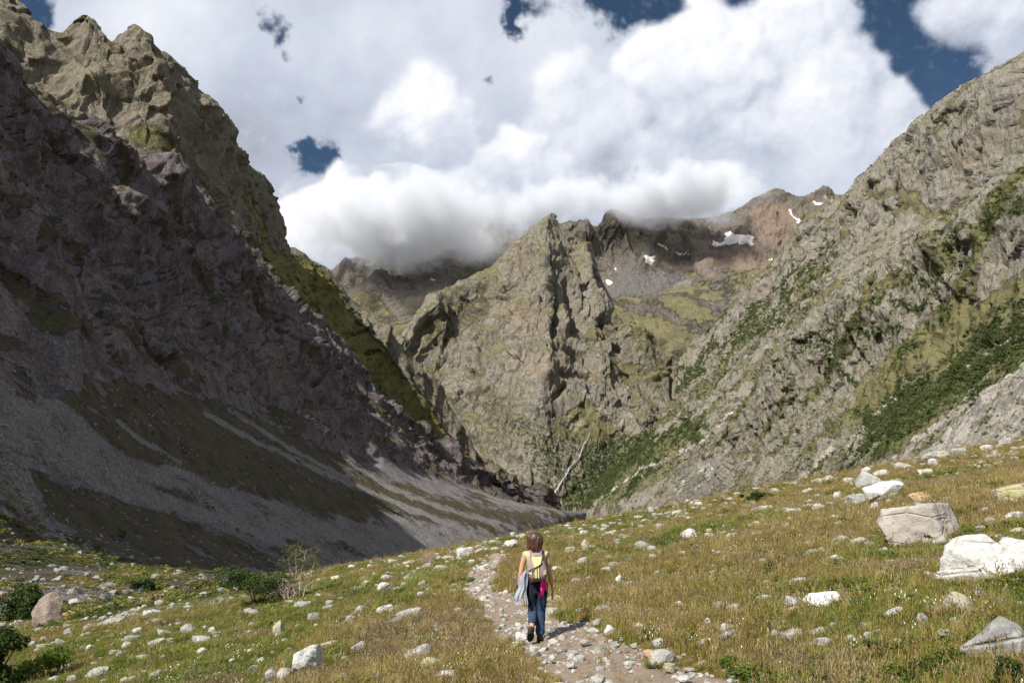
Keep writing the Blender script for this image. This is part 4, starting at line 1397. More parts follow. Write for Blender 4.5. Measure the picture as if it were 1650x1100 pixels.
# u, v of the middle, width and height in the photograph, tone, kind, tilt in degrees, label
BOULDERS = [
    (1600, 910, 150, 62, 'w', 'round', 8, 'largest boulder of the meadow, bright white with a notch in its top'),
    (1482, 853, 112, 50, 's', 'block', 8, 'long pale brown squared block lying in golden grass above the white boulder'),
    (1606, 1046, 84, 46, 'g', 'round', 20, 'big pale grey boulder with a dark overhung side at the lower right corner'),
    (493, 1070, 56, 38, 'w', 'round', 10, 'bright white faceted boulder in the lower left grass beside a grey stone'),
    (77, 988, 46, 40, 'b', 'round', 15, 'reddish brown boulder with a pointed top among bushes at the far left'),
    (8, 947, 34, 26, 'b', 'round', 0, 'dull brown rounded boulder half cut by the left picture edge'),
    (1332, 970, 66, 26, 'w', 'round', 8, 'long white humped stone with a yellow shaded foot in the right meadow'),
    (1545, 976, 40, 36, 'y', 'round', -20, 'rounded yellow grey stone leaning behind a darker stone'),
    (1520, 988, 38, 15, 'b', 'slab', 5, 'dark brownish stone lying against the rounded yellow grey one'),
    (1421, 795, 66, 26, 'w', 'round', 6, 'pale humped boulder below the rubble band on the right slope'),
    (1388, 806, 54, 20, 'g', 'round', 4, 'grey flat boulder joined to the left of the pale humped one'),
    (1409, 817, 18, 13, 's', 'round', 30, 'small brown wedge stone leaning in front of the pale humped boulder'),
    (1487, 805, 36, 17, 'o', 'round', 0, 'tan and white stone standing uphill of the long squared block'),
    (1487, 821, 36, 11, 'g', 'slab', 0, 'low grey slab directly under the tan and white stone'),
    (1634, 801, 56, 28, 'y', 'slab', 18, 'big lichened yellow grey slab at the right picture edge'),
    (1640, 836, 26, 15, 'w', 'round', 0, 'small white stone below the lichened slab at the right edge'),
    (1645, 858, 26, 13, 'y', 'round', 0, 'yellow lichened stone just above the largest white boulder'),
    (1545, 730, 24, 12, 'g', 'block', 0, 'grey squared stone on the right end of the skyline stones'),
    (1510, 736, 44, 13, 'g', 'slab', 6, 'long low grey boulder near the right skyline beside a squared stone'),
    (668, 1060, 58, 22, 'g', 'slab', 24, 'tilted slab rising to the right in the grass left of the path'),
    (695, 1071, 40, 18, 'y', 'round', 10, 'cream yellow stone at the foot of the tilted slab'),
    (660, 991, 42, 15, 'g', 'slab', 4, 'flat grey slab in russet grass left of the path'),
    (637, 1001, 28, 15, 'g', 'round', 0, 'dark spotted grey stone touching the flat grey slab'),
    (624, 983, 36, 13, 'w', 'slab', 10, 'pale angular stone behind the flat grey slab'),
    (583, 984, 24, 14, 'g', 'round', 0, 'grey angular stone between the willow bush and the flat slab'),
    (506, 996, 22, 17, 'g', 'block', 0, 'grey squared stone with a shaded foot below the bare branches'),
    (449, 1013, 18, 20, 'y', 'round', 0, 'lichened upright stone in grass under the bare branches'),
    (576, 1046, 28, 19, 'g', 'round', 25, 'grey stone tilted to the right above the bright white boulder'),
    (530, 1042, 32, 12, 'y', 'slab', 5, 'low buff slab uphill of the bright white boulder'),
    (436, 1092, 24, 19, 'g', 'round', 20, 'dark grey stone just below and left of the bright white boulder'),
    (556, 1095, 28, 16, 'y', 'round', 0, 'yellow stone at the bottom edge right of the bright white boulder'),
    (617, 947, 24, 14, 'w', 'round', 0, 'white pointed stone on the green shoulder right of the willow bush'),
    (749, 891, 28, 15, 'w', 'block', 0, 'white squared block on the crest left of the hiker'),
    (723, 1087, 42, 16, 'w', 'round', 0, 'white broken stone at the bottom left of the path'),
    (973, 987, 28, 17, 'g', 'block', -4, 'grey squared block in the heap right of the hiker'),
    (966, 1004, 22, 17, 'g', 'round', 0, 'grey round stone below the squared block of the heap'),
    (981, 976, 13, 10, 'w', 'round', 0, 'small white stone on top of the heap right of the hiker'),
    (984, 1003, 18, 11, 'g', 'round', 15, 'wedge stone in the middle of the heap right of the hiker'),
    (980, 1016, 18, 14, 'w', 'round', 30, 'lowest pale stone of the heap right of the hiker'),
    (892, 968, 36, 15, 'y', 'round', 0, 'broad dull stone in the grass close to the right hand of the hiker'),
    (1136, 1040, 38, 13, 'w', 'round', 6, 'white elongated stone above the green tuft at the path'),
    (1174, 1029, 30, 18, 'g', 'slab', 20, 'grey green tilted slab beside the white elongated stone'),
    (1065, 1062, 42, 19, 'g', 'slab', 14, 'broad pale slab lying on the right border of the path'),
    (1046, 1052, 19, 8, 'o', 'slab', 6, 'rust coloured flat stone on the border of the path'),
    (1062, 1038, 26, 13, 'g', 'round', 0, 'grey stone behind the rust coloured one by the path'),
    (841, 1027, 20, 15, 'w', 'round', 0, 'white stone on the path left of the shoes of the hiker'),
    (833, 1037, 16, 9, 'w', 'round', 0, 'low white stone in front of the one left of the shoes'),
    (919, 1071, 14, 8, 'g', 'round', 0, 'small rounded stone alone in the middle of the path'),
    (864, 1096, 11, 16, 'g', 'slab', 80, 'upright thin grey stone at the bottom edge left of the path'),
    (1187, 984, 18, 18, 's', 'round', 35, 'pinkish pointed stone in golden grass right of the heap'),
    (1094, 976, 19, 12, 'w', 'round', 8, 'white wedge stone in golden grass above the yellow eyed flower'),
    (1146, 926, 22, 12, 'w', 'round', 0, 'pale pair of lumps in the middle of the right meadow'),
    (998, 933, 17, 12, 'w', 'round', 0, 'white lump at shoulder height right of the hiker'),
    (944, 878, 14, 22, 'y', 'round', 0, 'upright yellow lichened stone near the crest right of the hiker'),
    (919, 887, 17, 10, 'y', 'block', 0, 'squared cream stone left of the upright lichened one'),
    (1114, 861, 26, 19, 'w', 'round', 15, 'pale angular stone near the crest with a shaded left face'),
    (1180, 865, 22, 10, 'w', 'slab', 10, 'white low stone near the crest right of the pale angular one'),
    (1240, 966, 40, 11, 'g', 'slab', -4, 'flat grey slab left of the long white humped stone'),
    (1270, 974, 20, 12, 'g', 'round', 0, 'grey stone between the flat slab and the humped stone'),
    (1278, 985, 36, 12, 'y', 'slab', 8, 'lichened low slab just below the long white humped stone'),
    (1276, 1027, 38, 16, 's', 'slab', 16, 'brownish tilted slab in the lower right meadow'),
    (1324, 1042, 34, 17, 'g', 'round', 15, 'grey stone with dark herbs behind it in the lower right meadow'),
    (1283, 1057, 27, 10, 'w', 'round', 0, 'pale low stone under the brownish tilted slab'),
    (1260, 1073, 40, 9, 'w', 'slab', 12, 'thin white slab sloping up to the right near the bottom edge'),
    (1449, 1038, 25, 20, 'y', 'round', 0, 'lichen spotted round stone left of the big pale grey boulder'),
    (1440, 992, 42, 12, 'w', 'slab', 20, 'white sliver tilted beside the patch of red earth'),
    (1487, 1000, 19, 15, 'g', 'round', 0, 'grey rounded stone right of the white sliver'),
    (1576, 962, 26, 13, 'g', 'round', 0, 'grey stone under the largest white boulder'),
    (1586, 999, 46, 9, 'g', 'slab', 6, 'long thin grey slab above the big pale grey boulder'),
    (1478, 998, 10, 8, 'g', 'round', 0, None),
    (1596, 843, 26, 15, 'g', 'round', 0, 'grey double stone above the largest white boulder'),
    (1609, 868, 22, 9, 'g', 'slab', 0, 'low grey slab between the double stone and the white boulder'),
    (1444, 778, 22, 10, 's', 'round', 0, 'smooth rounded stone just above the pale humped boulder'),
]
# further stones seen in the photograph: u, v, width, height, tone
MORE = [(300, 1014, 24, 17, 'g'), (229, 1060, 18, 9, 'w'), (155, 1088, 32, 12, 'g'), (145, 1043, 13, 9, 'w'), (108, 1020, 11, 9, 'w'), (245, 988, 28, 7, 'w'), (175, 1003, 42, 8, 'g'), (214, 1030, 24, 9, 'g'),
        (323, 1031, 28, 11, 'w'), (327, 1049, 18, 12, 'w'), (343, 1014, 13, 9, 'w'), (405, 1048, 12, 8, 'w'), (84, 1096, 22, 9, 'g'), (114, 1096, 13, 10, 'w'), (205, 1097, 20, 8, 'g'), (250, 1089, 17, 11, 'g'),
        (374, 1066, 11, 8, 'w'), (221, 1017, 15, 8, 'w'), (599, 1096, 25, 10, 'g'), (631, 1097, 32, 10, 'g'), (566, 999, 19, 12, 'g'), (625, 931, 22, 8, 'g'), (589, 939, 15, 7, 'y'), (726, 898, 28, 7, 'w'),
        (786, 911, 17, 8, 'w'), (409, 986, 19, 9, 'g'), (419, 1066, 14, 8, 'w'), (404, 1050, 12, 8, 'w'), (489, 975, 28, 9, 'g'), (540, 931, 15, 8, 'w'), (688, 912, 15, 8, 'g'), (555, 1062, 12, 7, 'y'), (755, 1040, 12, 14, 'w'), (770, 1052, 18, 9, 'w'),
        (900, 916, 23, 11, 'w'), (989, 911, 18, 10, 'g'), (976, 919, 20, 9, 'y'), (930, 936, 18, 7, 'g'), (989, 950, 24, 13, 'g'), (1015, 944, 15, 13, 'w'), (1082, 1018, 19, 9, 'w'), (1159, 1006, 15, 9, 'w'),
        (889, 1061, 11, 9, 'w'), (943, 1035, 17, 8, 's'), (1100, 1094, 22, 8, 'w'), (1080, 1075, 20, 11, 'y'), (1017, 1013, 8, 7, 'w'), (948, 960, 9, 8, 'w'), (1159, 892, 13, 8, 'w'), (1101, 891, 15, 10, 'w'), (822, 876, 23, 10, 'w'),
        (827, 861, 9, 8, 'g'), (941, 859, 17, 8, 'w'), (1034, 880, 22, 14, 'g'), (1050, 885, 15, 10, 'g'), (1421, 763, 26, 8, 'w'), (1324, 774, 28, 6, 'w'), (1490, 760, 22, 8, 'w'), (1347, 835, 17, 9, 'g'), (1369, 775, 17, 8, 'w'),
        (1278, 824, 28, 8, 'w'), (1302, 876, 15, 9, 'w'), (1343, 901, 19, 9, 'w'), (1512, 927, 13, 8, 'w'), (1350, 800, 13, 12, 'w'), (1268, 848, 11, 9, 'y'), (1236, 820, 20, 12, 'w'), (1503, 745, 14, 10, 'w'), (1372, 1030, 17, 13, 'g'),
        (1474, 1069, 17, 8, 'w'), (1258, 1092, 17, 11, 'w'), (1383, 1083, 19, 6, 'o'), (1586, 1094, 24, 12, 'g'), (1286, 938, 28, 10, 'w'), (1510, 935, 19, 10, 'w'), (1645, 976, 15, 13, 'g'), (1400, 1025, 13, 10, 'g'), (1365, 1064, 11, 10, 'w'),
        (1383, 1050, 18, 10, 's'), (1220, 862, 20, 9, 'w'), (1222, 822, 24, 10, 'g'), (1105, 860, 16, 10, 'g'), (1255, 903, 12, 7, 'w'), (1166, 905, 22, 9, 'g'), (1420, 925, 16, 8, 'w'), (1235, 940, 14, 10, 's'), (1318, 945, 10, 6, 'w'),
        (1395, 712 + 45, 14, 8, 'w'), (1300, 792, 18, 7, 'w'), (1190, 795, 16, 7, 'w'), (1250, 790, 14, 6, 'g'), (1465, 752, 18, 7, 'w'), (1620, 712, 20, 8, 'g'), (1590, 722, 18, 8, 'w'), (1125, 812, 14, 6, 'w'), (1090, 826, 18, 6, 'w'), (1040, 838, 16, 6, 'w'),
        (1335, 745, 12, 6, 'w'), (1065, 848, 18, 8, 'g'), (985, 858, 18, 7, 'w'), (1010, 866, 14, 7, 'y'), (875, 900, 14, 7, 'w'), (760, 905, 13, 7, 'w'), (800, 884, 20, 7, 'w'), (775, 886, 22, 7, 'w'), (705, 900, 16, 7, 'y')]


SHORT = {0: 'the largest white boulder', 1: 'the long squared block', 2: 'the big overhung grey boulder', 3: 'the bright faceted boulder', 4: 'the reddish boulder', 6: 'the long humped stone', 7: 'the rounded yellow stone',
         9: 'the pale humped boulder', 14: 'the lichened slab', 12: 'the tan and white stone', 18: 'the long skyline boulder', 19: 'the tilted slab', 21: 'the flat grey slab', 26: 'the lichened upright stone', 31: 'the white pointed stone',
         32: 'the white squared block', 34: 'the heap of grey stones', 40: 'the white elongated stone', 42: 'the broad path slab', 49: 'the pinkish pointed stone', 50: 'the white wedge stone', 51: 'the pale pair of lumps', 52: 'the white lump',
         53: 'the upright lichened stone', 55: 'the pale angular stone', 61: 'the brownish tilted slab', 64: 'the thin sloping slab', 65: 'the lichen spotted stone', 66: 'the white sliver'}
MARKS = [(BOULDERS[k][0], BOULDERS[k][1], v) for k, v in SHORT.items()] + [(868, 940, 'the hiker'), (415, 925, 'the willow bush'), (1230, 806, 'the juniper mat'), (1140, 1000, 'the white flower'), (665, 930, 'the tall green grass')]
_used = {}


def stone_label(u, v, w, h, t):
    """says which one: its look, then where it lies from the nearest thing one can find"""
    tone = {'w': 'white', 'g': 'grey', 'y': 'yellowish', 'b': 'brown', 'o': 'rusty', 's': 'buff'}[t]
    shape = 'flat' if h < w * .48 else ('chunky' if h > w * .66 else 'low')
    size = 'tiny' if w < 11 else ('small' if w < 16 else 'hand-sized' if w < 21 else 'sizeable')
    ds = sorted((math.hypot(a - u, (b - v) * 1.6), a, b, nm) for a, b, nm in MARKS)

    def rel(d, a, b):
        far = 'close ' if d < 34 else ('' if d < 80 else 'well ')
        if abs(u - a) > abs(v - b) * 1.5:
            return (far + ('left of' if u < a else 'right of')).strip()
        if d < 34:
            return 'just above' if v < b else 'just below'
        return (far + ('above' if v < b else 'below')).strip()
    d, a, b, nm = ds[0]
    base = f'{size} {tone} {shape} stone {rel(d, a, b)} {nm}'
    if base not in _used:
        _used[base] = 1
        return base
    for j in (1, 2, 3):
        d2, a2, b2, nm2 = ds[j]
        side = ('left' if u < a2 else 'right') if abs(u - a2) > abs(v - b2) * 1.5 else ('above' if v < b2 else 'below')
        alt = f'{size} {tone} {shape} stone {rel(d, a, b)} {nm}, towards {nm2}'
        if alt not in _used and len(alt.split()) <= 16:
            _used[alt] = 1
            return alt
    return None


def stones():
    rs = np.random.default_rng(77)
    small = {t: [stone_mesh('stone', 100 + 7 * k + ord(t), M[TONES[t] if t != 'w' else 'stone_pale'], kd, 2, .04) for k, kd in enumerate(('round', 'slab', 'round', 'block'))] for t in TONES}
    n = 0

    def place(u, v, w, h, tone, me, tilt, label, group=None, sink=.34):
        p = hit(u, v + h * .5)
        s = p[1] / FOC * math.hypot(1, p[0] / p[1])
        hw, hh = w * .5 * s, h * .5 * s
        dp = hw * rs.uniform(.6, .85)
        d = Vector((p[0], p[1])).normalized()
        c = Vector((p[0], p[1])) + d * dp * .7
        gz = float(ground(c.x, c.y))
        o = bpy.data.objects.new('boulder' if label and w > 24 else 'stone', me)
        scene.collection.objects.link(o)
        yaw = -math.atan2(p[0], p[1])
        slope = math.atan(.18)
        o.rotation_euler = Euler((rs.uniform(-.08, .08), -R(tilt) * .8 - slope * .5 + rs.uniform(-.05, .05), yaw + rs.uniform(-.25, .25)))
        o.scale = (hw * 1.02, dp, hh * (1 + sink))
        base = p[2] + (gz - p[2]) * .6
        o.location = (c.x, c.y, base + hh * (1 - sink * .7))
        tag(o, label, 'boulder' if w > 24 else 'stone', group)
        return o
    for k, (u, v, w, h, t, kd, tilt, lab) in enumerate(BOULDERS):
        if lab is None:
            continue
        big = w >= 50
        me = stone_mesh('boulder', 300 + k, M[TONES[t]], kd, 5 if big else 3, .05 if big else .05)
        if k == 0:
            # the notch in the top of the white boulder
            co = np.empty(len(me.vertices) * 3); me.vertices.foreach_get('co', co); co = co.reshape(-1, 3)
            f = np.exp(-((co[:, 0] + .05 - .35 * co[:, 2]) / .10) ** 2) * (co[:, 2] > -.1)
            co[:, 2] -= f * .30
            co[:, 2] += .12 * co[:, 0] * (co[:, 2] > 0)
            me.vertices.foreach_set('co', co.ravel())
        place(u, v, w, h, t, me, tilt, lab)
        n += 1
    areas = [(lambda u, v: u < 420, 'small pale stone in the mixed grass left of the bare branches', 'small stones in the lower left grass'),
             (lambda u, v: u < 800, 'small stone in the grass between the willow bush and the path', 'small stones left of the path'),
             (lambda u, v: v > 1000 and u < 1220, 'small stone close to the right border of the path', 'small stones by the path'),
             (lambda u, v: v < 880, 'small pale stone in the rubble band near the crest of the meadow', 'small stones near the crest'),
             (lambda u, v: True, 'small pale stone scattered in the golden grass right of the hiker', 'small stones in the right meadow')]

    def area(u, v):
        for f, lab, g in areas:
            if f(u, v):
                return lab, g
    for (u, v, w, h, t) in MORE:
        lab, g = area(u, v)
        own = stone_label(u, v, w, h, t)
        place(u, v, w, h, t, small[t][rs.integers(4)], rs.uniform(-15, 20), own or lab, g)
        n += 1
    # the rest of the three hundred: stones of hand size and more, thrown about at random
    clusters = [(rs.uniform(0, 1650) if rs.random() < .4 else rs.uniform(600, 1650), rs.uniform(800, 1090)) for _ in range(40)]
    while n < 298:
        if rs.random() < .6:
            cu, cv = clusters[rs.integers(len(clusters))]
            u, v = cu + rs.normal(0, 22), cv + rs.normal(0, 9)
        else:
            u = rs.uniform(-20, 1670) if rs.random() < .4 else rs.uniform(520, 1670)
            v = rs.uniform(max(705, 925 - .2 * (u - 500)) + 12, 1098) if u > 500 else rs.uniform(960, 1098)
        sky_v = 925 - .2 * (u - 500) if u > 500 else 955
        if v < sky_v + 14 or v > 1098 or (930 < u < 1120 and v > 1065) or abs(u - 868) < 30:
            continue
        p = hit(u, v)
        if near_line(np.array([p[0]]), np.array([p[1]]), PATH, 1.0)[0] > .35:
            continue
        w = 8 + 11 * rs.random() ** 1.8
        lab, g = area(u, v)
        t = rs.choice(list('wwwgggysg'))
        h = w * rs.uniform(.4, .75)
        own = stone_label(u, v, w, h, t)
        place(u, v, w, h, t, small[t][rs.integers(4)], rs.uniform(-20, 25), own or lab, g)
        n += 1


def meadow_points(n, rs, near=4.5, far=75, pw=1.0, amax=42):
    """random points on the meadow in front of the camera, thinning with distance"""
    q = rs.uniform(0, 1, n)
    r = near * (far / near) ** (q ** pw)
    a = np.radians(rs.uniform(-amax, amax, n))
    return np.sin(a) * r, np.cos(a) * r, r


def small_stuff():
    rs = np.random.default_rng(5)
    # rubble, gravel and pebbles
    src = []
    for k, t in enumerate('wggggsgsg'):
        src.append(bpy.data.objects.new('pebble_kind', stone_mesh('pebble', 500 + k, M[TONES[t] if t != 'w' else 'stone_pale'], ('round', 'slab')[k % 2], 1 if k < 5 else 2, 0)))
    coll = source_collection('pebble_kinds', src)
    n = 90000
    x, y, r = meadow_points(n, rs, 4.5, 150, 1.0, 44)
    P = np.stack([x, y, 0 * x], -1)
    m = meadow_masks(np.stack([x, y, ground(x, y, False)], -1))
    pn = fbm(P * .45, 4, .6, 131)
    edge = near_line(x + pn * .3, y, PATH, 1.9)
    edge = sstep(.02, .30, edge + pn * .12) * (1 - .86 * sstep(.35, .65, edge + pn * .25))
    patch = sstep(.15, .55, fbm(P * .22, 4, .65, 133) + .25 * sstep(25, 60, r) * (x > 0))
    prob = np.clip(.05 + .55 * edge + .34 * m[:, 1] * sstep(-.1, .5, pn) + .40 * patch, 0, 1)
    keep = rs.random(n) < prob
    x, y, r, m, edge = x[keep], y[keep], r[keep], m[keep], edge[keep]
    n = len(x)
    s = (.010 + .0015 * r) * np.exp(rs.normal(0, .55, n)) * np.where(m[:, 1] > .5, 1.0, 1)
    s = np.where(edge > .3, s * .85, s)
    s = np.minimum(s, .10 + .003 * r)
    z = ground(x, y) - .03 * sstep(0, .5, near_line(x, y, PATH, 1.0))
    scl = np.stack([s * rs.uniform(.8, 1.5, n), s * rs.uniform(.8, 1.3, n), s * rs.uniform(.45, .9, n)], -1)
    rot = np.stack([rs.uniform(-.3, .3, n), rs.uniform(-.3, .3, n), rs.uniform(0, 6.28, n)], -1)
    scatter('pebbles', np.stack([x, y, z + s * .15], -1), rot, scl, rs.integers(0, len(src), n), coll,
            'pale gravel and pebbles along the path and in the stony patches')

    # fist-sized stones in loose groups through the turf
    n = 5200
    x, y, r = meadow_points(n, rs, 6, 95, .75, 40)
    P = np.stack([x, y, 0 * x], -1)
    cl = fbm(P * .20, 4, .7, 233) + .22 * sstep(25, 60, r) * (x > -5)
    m = meadow_masks(np.stack([x, y, ground(x, y, False)], -1))
    keep = (rs.random(n) < np.clip(.05 + 1.1 * sstep(.1, .5, cl) + .2 * m[:, 1], 0, 1)) & (near_line(x, y, PATH, 1.0) < .3)
    x, y, r = x[keep], y[keep], r[keep]
    n = len(x)
    s = (.022 + .0019 * r) * np.exp(rs.normal(0, .5, n))
    scatter('field_stones', np.stack([x, y, ground(x, y) + s * .12], -1), np.stack([rs.normal(0, .25, n), rs.normal(.1, .25, n), rs.uniform(0, 6.28, n)], -1),
            np.stack([s * rs.uniform(.9, 1.9, n), s * rs.uniform(.8, 1.2, n), s * rs.uniform(.6, 1.0, n)], -1), rs.integers(0, len(src), n), coll,
            'countless fist-sized pale stones lying in the grass')

    # grass
    def tuft(name, mat, blades, hgt, spread, width, lean, seed, heads=None):
        q = np.random.default_rng(seed)
        V, F, MI = [], [], []
        for _ in range(blades):
            a, b = q.uniform(0, 6.28), q.uniform(0, 6.28)
            rr = spread * math.sqrt(q.random())
            x0, y0 = rr * math.cos(a), rr * math.sin(a)
            h = hgt * q.uniform(.5, 1.1)
            l = lean * q.uniform(.2, 1.2) * h
            dx, dy = math.cos(b) * l, math.sin(b) * l
            px_, py_ = -math.sin(b) * width, math.cos(b) * width
            i = len(V)
            V += [(x0 - px_, y0 - py_, -.02), (x0 + px_, y0 + py_, -.02), (x0 + dx * .4 - px_ * .8, y0 + dy * .4 - py_ * .8, h * .6),
                  (x0 + dx * .4 + px_ * .8, y0 + dy * .4 + py_ * .8, h * .6), (x0 + dx, y0 + dy, h)]
            F += [(i, i + 1, i + 3, i + 2), (i + 2, i + 3, i + 4)]
            MI += [0, 0]
            if heads and q.random() < .3:
                i = len(V)
                e = width * 2.2
                V += [(x0 + dx - e, y0 + dy, h * .9), (x0 + dx, y0 + dy - e, h * 1.02), (x0 + dx + e, y0 + dy, h * .9), (x0 + dx, y0 + dy + e, h * 1.12)]
                F += [(i, i + 1, i + 2, i + 3)]
                MI += [1]
        return bpy.data.objects.new(name, mesh_of(name, V, F, [mat] + ([heads] if heads else []), MI))

    def herb(name, mat, leaves, size, seed, hgt=.12):
        q = np.random.default_rng(seed)
        V, F = [], []
        for _ in range(leaves):
            a = q.uniform(0, 6.28)
            rr, z0 = size * math.sqrt(q.random()), hgt * q.random()
            c = np.array([rr * math.cos(a), rr * math.sin(a), z0])
            d = np.array([math.cos(a), math.sin(a), q.uniform(-.2, .9)]) * .045
            s = np.array([-math.sin(a), math.cos(a), 0]) * .018
            i = len(V)
            V += [c - d * .5, c + s, c + d * .6, c - s]
            F += [(i, i + 1, i + 2, i + 3)]
        return bpy.data.objects.new(name, mesh_of(name, V, F, mat))
    src = [tuft('tuft_a', M['grass_green'], 26, .13, .10, .0040, .7, 1), tuft('tuft_b', M['grass_green'], 20, .18, .07, .0045, .9, 2),
           tuft('tuft_c', M['grass_gold'], 24, .19, .10, .0040, .7, 3), tuft('tuft_d', M['grass_gold'], 18, .27, .07, .0038, .6, 4, M['grass_dry']),
           tuft('tuft_e', M['grass_dry'], 20, .20, .12, .0036, .8, 5, M['grass_dry']), herb('tuft_f', M['herb'], 34, .13, 6), herb('tuft_g', M['fern'], 22, .09, 7, .2),
           tuft('tuft_h', M['grass_gold'], 30, .12, .12, .0045, 1.0, 8), tuft('tuft_i', M['grass_green'], 14, .20, .10, .0035, .5, 9, M['petal'])]
    coll = source_collection('grass_kinds', src)
    n = 260000
    x, y, r = meadow_points(n, rs, 4.5, 82, .86, 42)
    P = np.stack([x, y, 0 * x], -1)
    m = meadow_masks(np.stack([x, y, ground(x, y, False)], -1))
    bare = fbm(P * .6, 4, .6, 151)
    prob = np.clip(1.05 - 1.3 * sstep(.15, .5, m[:, 0]) - .75 * m[:, 1] - .55 * sstep(.2, .6, bare), .015, 1)
    keep = rs.random(n) < prob
    x, y, r, m, P = x[keep], y[keep], r[keep], m[keep], P[keep]
    n = len(x)
    gold, dry = m[:, 2], m[:, 3]
    sel = rs.random(n)
    hz = fbm(P * .8, 3, .6, 161)
    russ = near_line(x, y, [(*hit(700, 1000)[:2], 2.2), (*hit(745, 1045)[:2], 1.6)], 1)
    idx = np.where(sel < gold * .78 + .12, np.choose(rs.integers(0, 3, n), [2, 3, 7]), np.choose(rs.integers(0, 3, n), [0, 1, 0]))
    idx = np.where((dry > .6) & (rs.random(n) < .5) | (russ > .3) & (rs.random(n) < .7), 4, idx)
    idx = np.where((hz > .35) & (rs.random(n) < .6), 5, idx)
    idx = np.where(rs.random(n) < .02, 6, idx)
    idx = np.where((rs.random(n) < .03) & (perlin(P * .5, 171) > .2), 8, idx)
    ex, ey = [], []
    for (bu, bv, bw, bh, *_r) in BOULDERS:
        if bw < 20:
            continue
        b = hit(bu, bv + bh * .5)
        sc_ = b[1] / FOC * bw * .5
        k = int(10 + bw * .8)
        a_ = rs.uniform(0, 6.28, k)
        dr = np.array([b[0], b[1]]) / np.hypot(b[0], b[1])
        ctr = np.array([b[0], b[1]]) + dr * sc_ * .5
        lat = np.array([dr[1], -dr[0]])
        off = lat[None] * (np.cos(a_) * sc_ * 1.05)[:, None] + dr[None] * (-np.abs(np.sin(a_)) * sc_ * .62)[:, None]
        ex.append(ctr[0] + off[:, 0]); ey.append(ctr[1] + off[:, 1])
    ex, ey = np.concatenate(ex), np.concatenate(ey)
    x, y, r = np.concatenate([x, ex]), np.concatenate([y, ey]), np.concatenate([r, np.hypot(ex, ey)])
    idx = np.concatenate([idx, rs.choice([0, 2, 3, 5, 7], len(ex))])
    hz = np.concatenate([hz, np.zeros(len(ex))])
    n = len(x)
    s = (.50 + r * .018) * rs.uniform(.55, 1.35, n) * (1 + .30 * hz)
    s = s * np.where(near_line(x, y, PATH, 1.0) > .05, .55, 1)
    z = ground(x, y)
    scl = np.stack([s, s, s * rs.uniform(.6, 1.05, n) * (1 - .25 * sstep(20, 60, r))], -1)
    rot = np.stack([rs.normal(0, .12, n), rs.normal(.05, .12, n) + .1, rs.uniform(0, 6.28, n)], -1)
    scatter('grass', np.stack([x, y, z], -1), rot, scl, idx, coll, 'green, golden and russet grass and low herbs covering the meadow')


def leaf_cloud(rs, blobs, n, leaf, flat=.8):
    """leaf-sized faces spread through overlapping clumps"""
    V, F = [], []
    wts = np.array([b[3] ** 2 for b in blobs]); wts = wts / wts.sum()
    pick = rs.choice(len(blobs), n, p=wts)
    for k in pick:
        bx, by, bz, br = blobs[k]
        d = rs.normal(size=3); d /= np.linalg.norm(d)
        c = np.array([bx, by, bz]) + d * br * rs.uniform(.55, 1.05) * np.array([1, 1, flat])
        a = rs.normal(size=3); a /= np.linalg.norm(a)
        b = np.cross(a, d + rs.normal(0, .4, 3)); b /= (np.linalg.norm(b) + 1e-6)
        s = leaf * rs.uniform(.6, 1.3)
        i = len(V)
        V += [c - a * s, c + b * s * .55, c + a * s, c - b * s * .55]
        F += [(i, i + 1, i + 2, i + 3)]
    return V, F


def tube(V, F, pts, radii, sides=6):
    base = len(V)
    n = len(pts)
    for k, p in enumerate(pts):
        p = np.array(p, float)
        t = np.array(pts[min(k + 1, n - 1)], float) - np.array(pts[max(k - 1, 0)], float)
        t /= np.linalg.norm(t) + 1e-9
        a = np.cross(t, [.3, .9, .2]); a /= np.linalg.norm(a) + 1e-9
        b = np.cross(t, a)
        for j in range(sides):
            q = 2 * math.pi * j / sides
            V.append(tuple(p + (a * math.cos(q) + b * math.sin(q)) * radii[k]))
    for k in range(n - 1):
        for j in range(sides):
            a0, a1 = base + k * sides + j, base + k * sides + (j + 1) % sides
            F.append((a0, a1, a1 + sides, a0 + sides))
    F.append(tuple(base + (n - 1) * sides + j for j in range(sides)))


def bush(name, loc, w, h, mat, n, leaf, label, seed, cat='bush', group=None, blobs=None):
    rs = np.random.default_rng(seed)
    root = bpy.data.objects.new(name, None)
    scene.collection.objects.link(root)
    root.location = loc
    tag(root, label, cat, group)
    if blobs is None:
        blobs = [(rs.uniform(-.36, .36) * w, rs.uniform(-.3, .3) * w, h * rs.uniform(.12, .72), rs.uniform(.16, .30) * min(w, h * 1.3)) for _ in range(16)]
    V, F = leaf_cloud(rs, blobs, n, leaf)
    link('foliage', mesh_of('foliage', V, F, mat), root)
    V, F = [], []
    for b in blobs[:7]:
        mid = (b[0] * .4 + rs.uniform(-.05, .05) * w, b[1] * .4, b[2] * .5)
        tube(V, F, [(b[0] * .1, b[1] * .1, -.1), mid, (b[0], b[1], b[2])], [h * .022, h * .014, h * .006], 5)
    link('stem', mesh_of('stem', V, F, M['bark']), root)
    return root


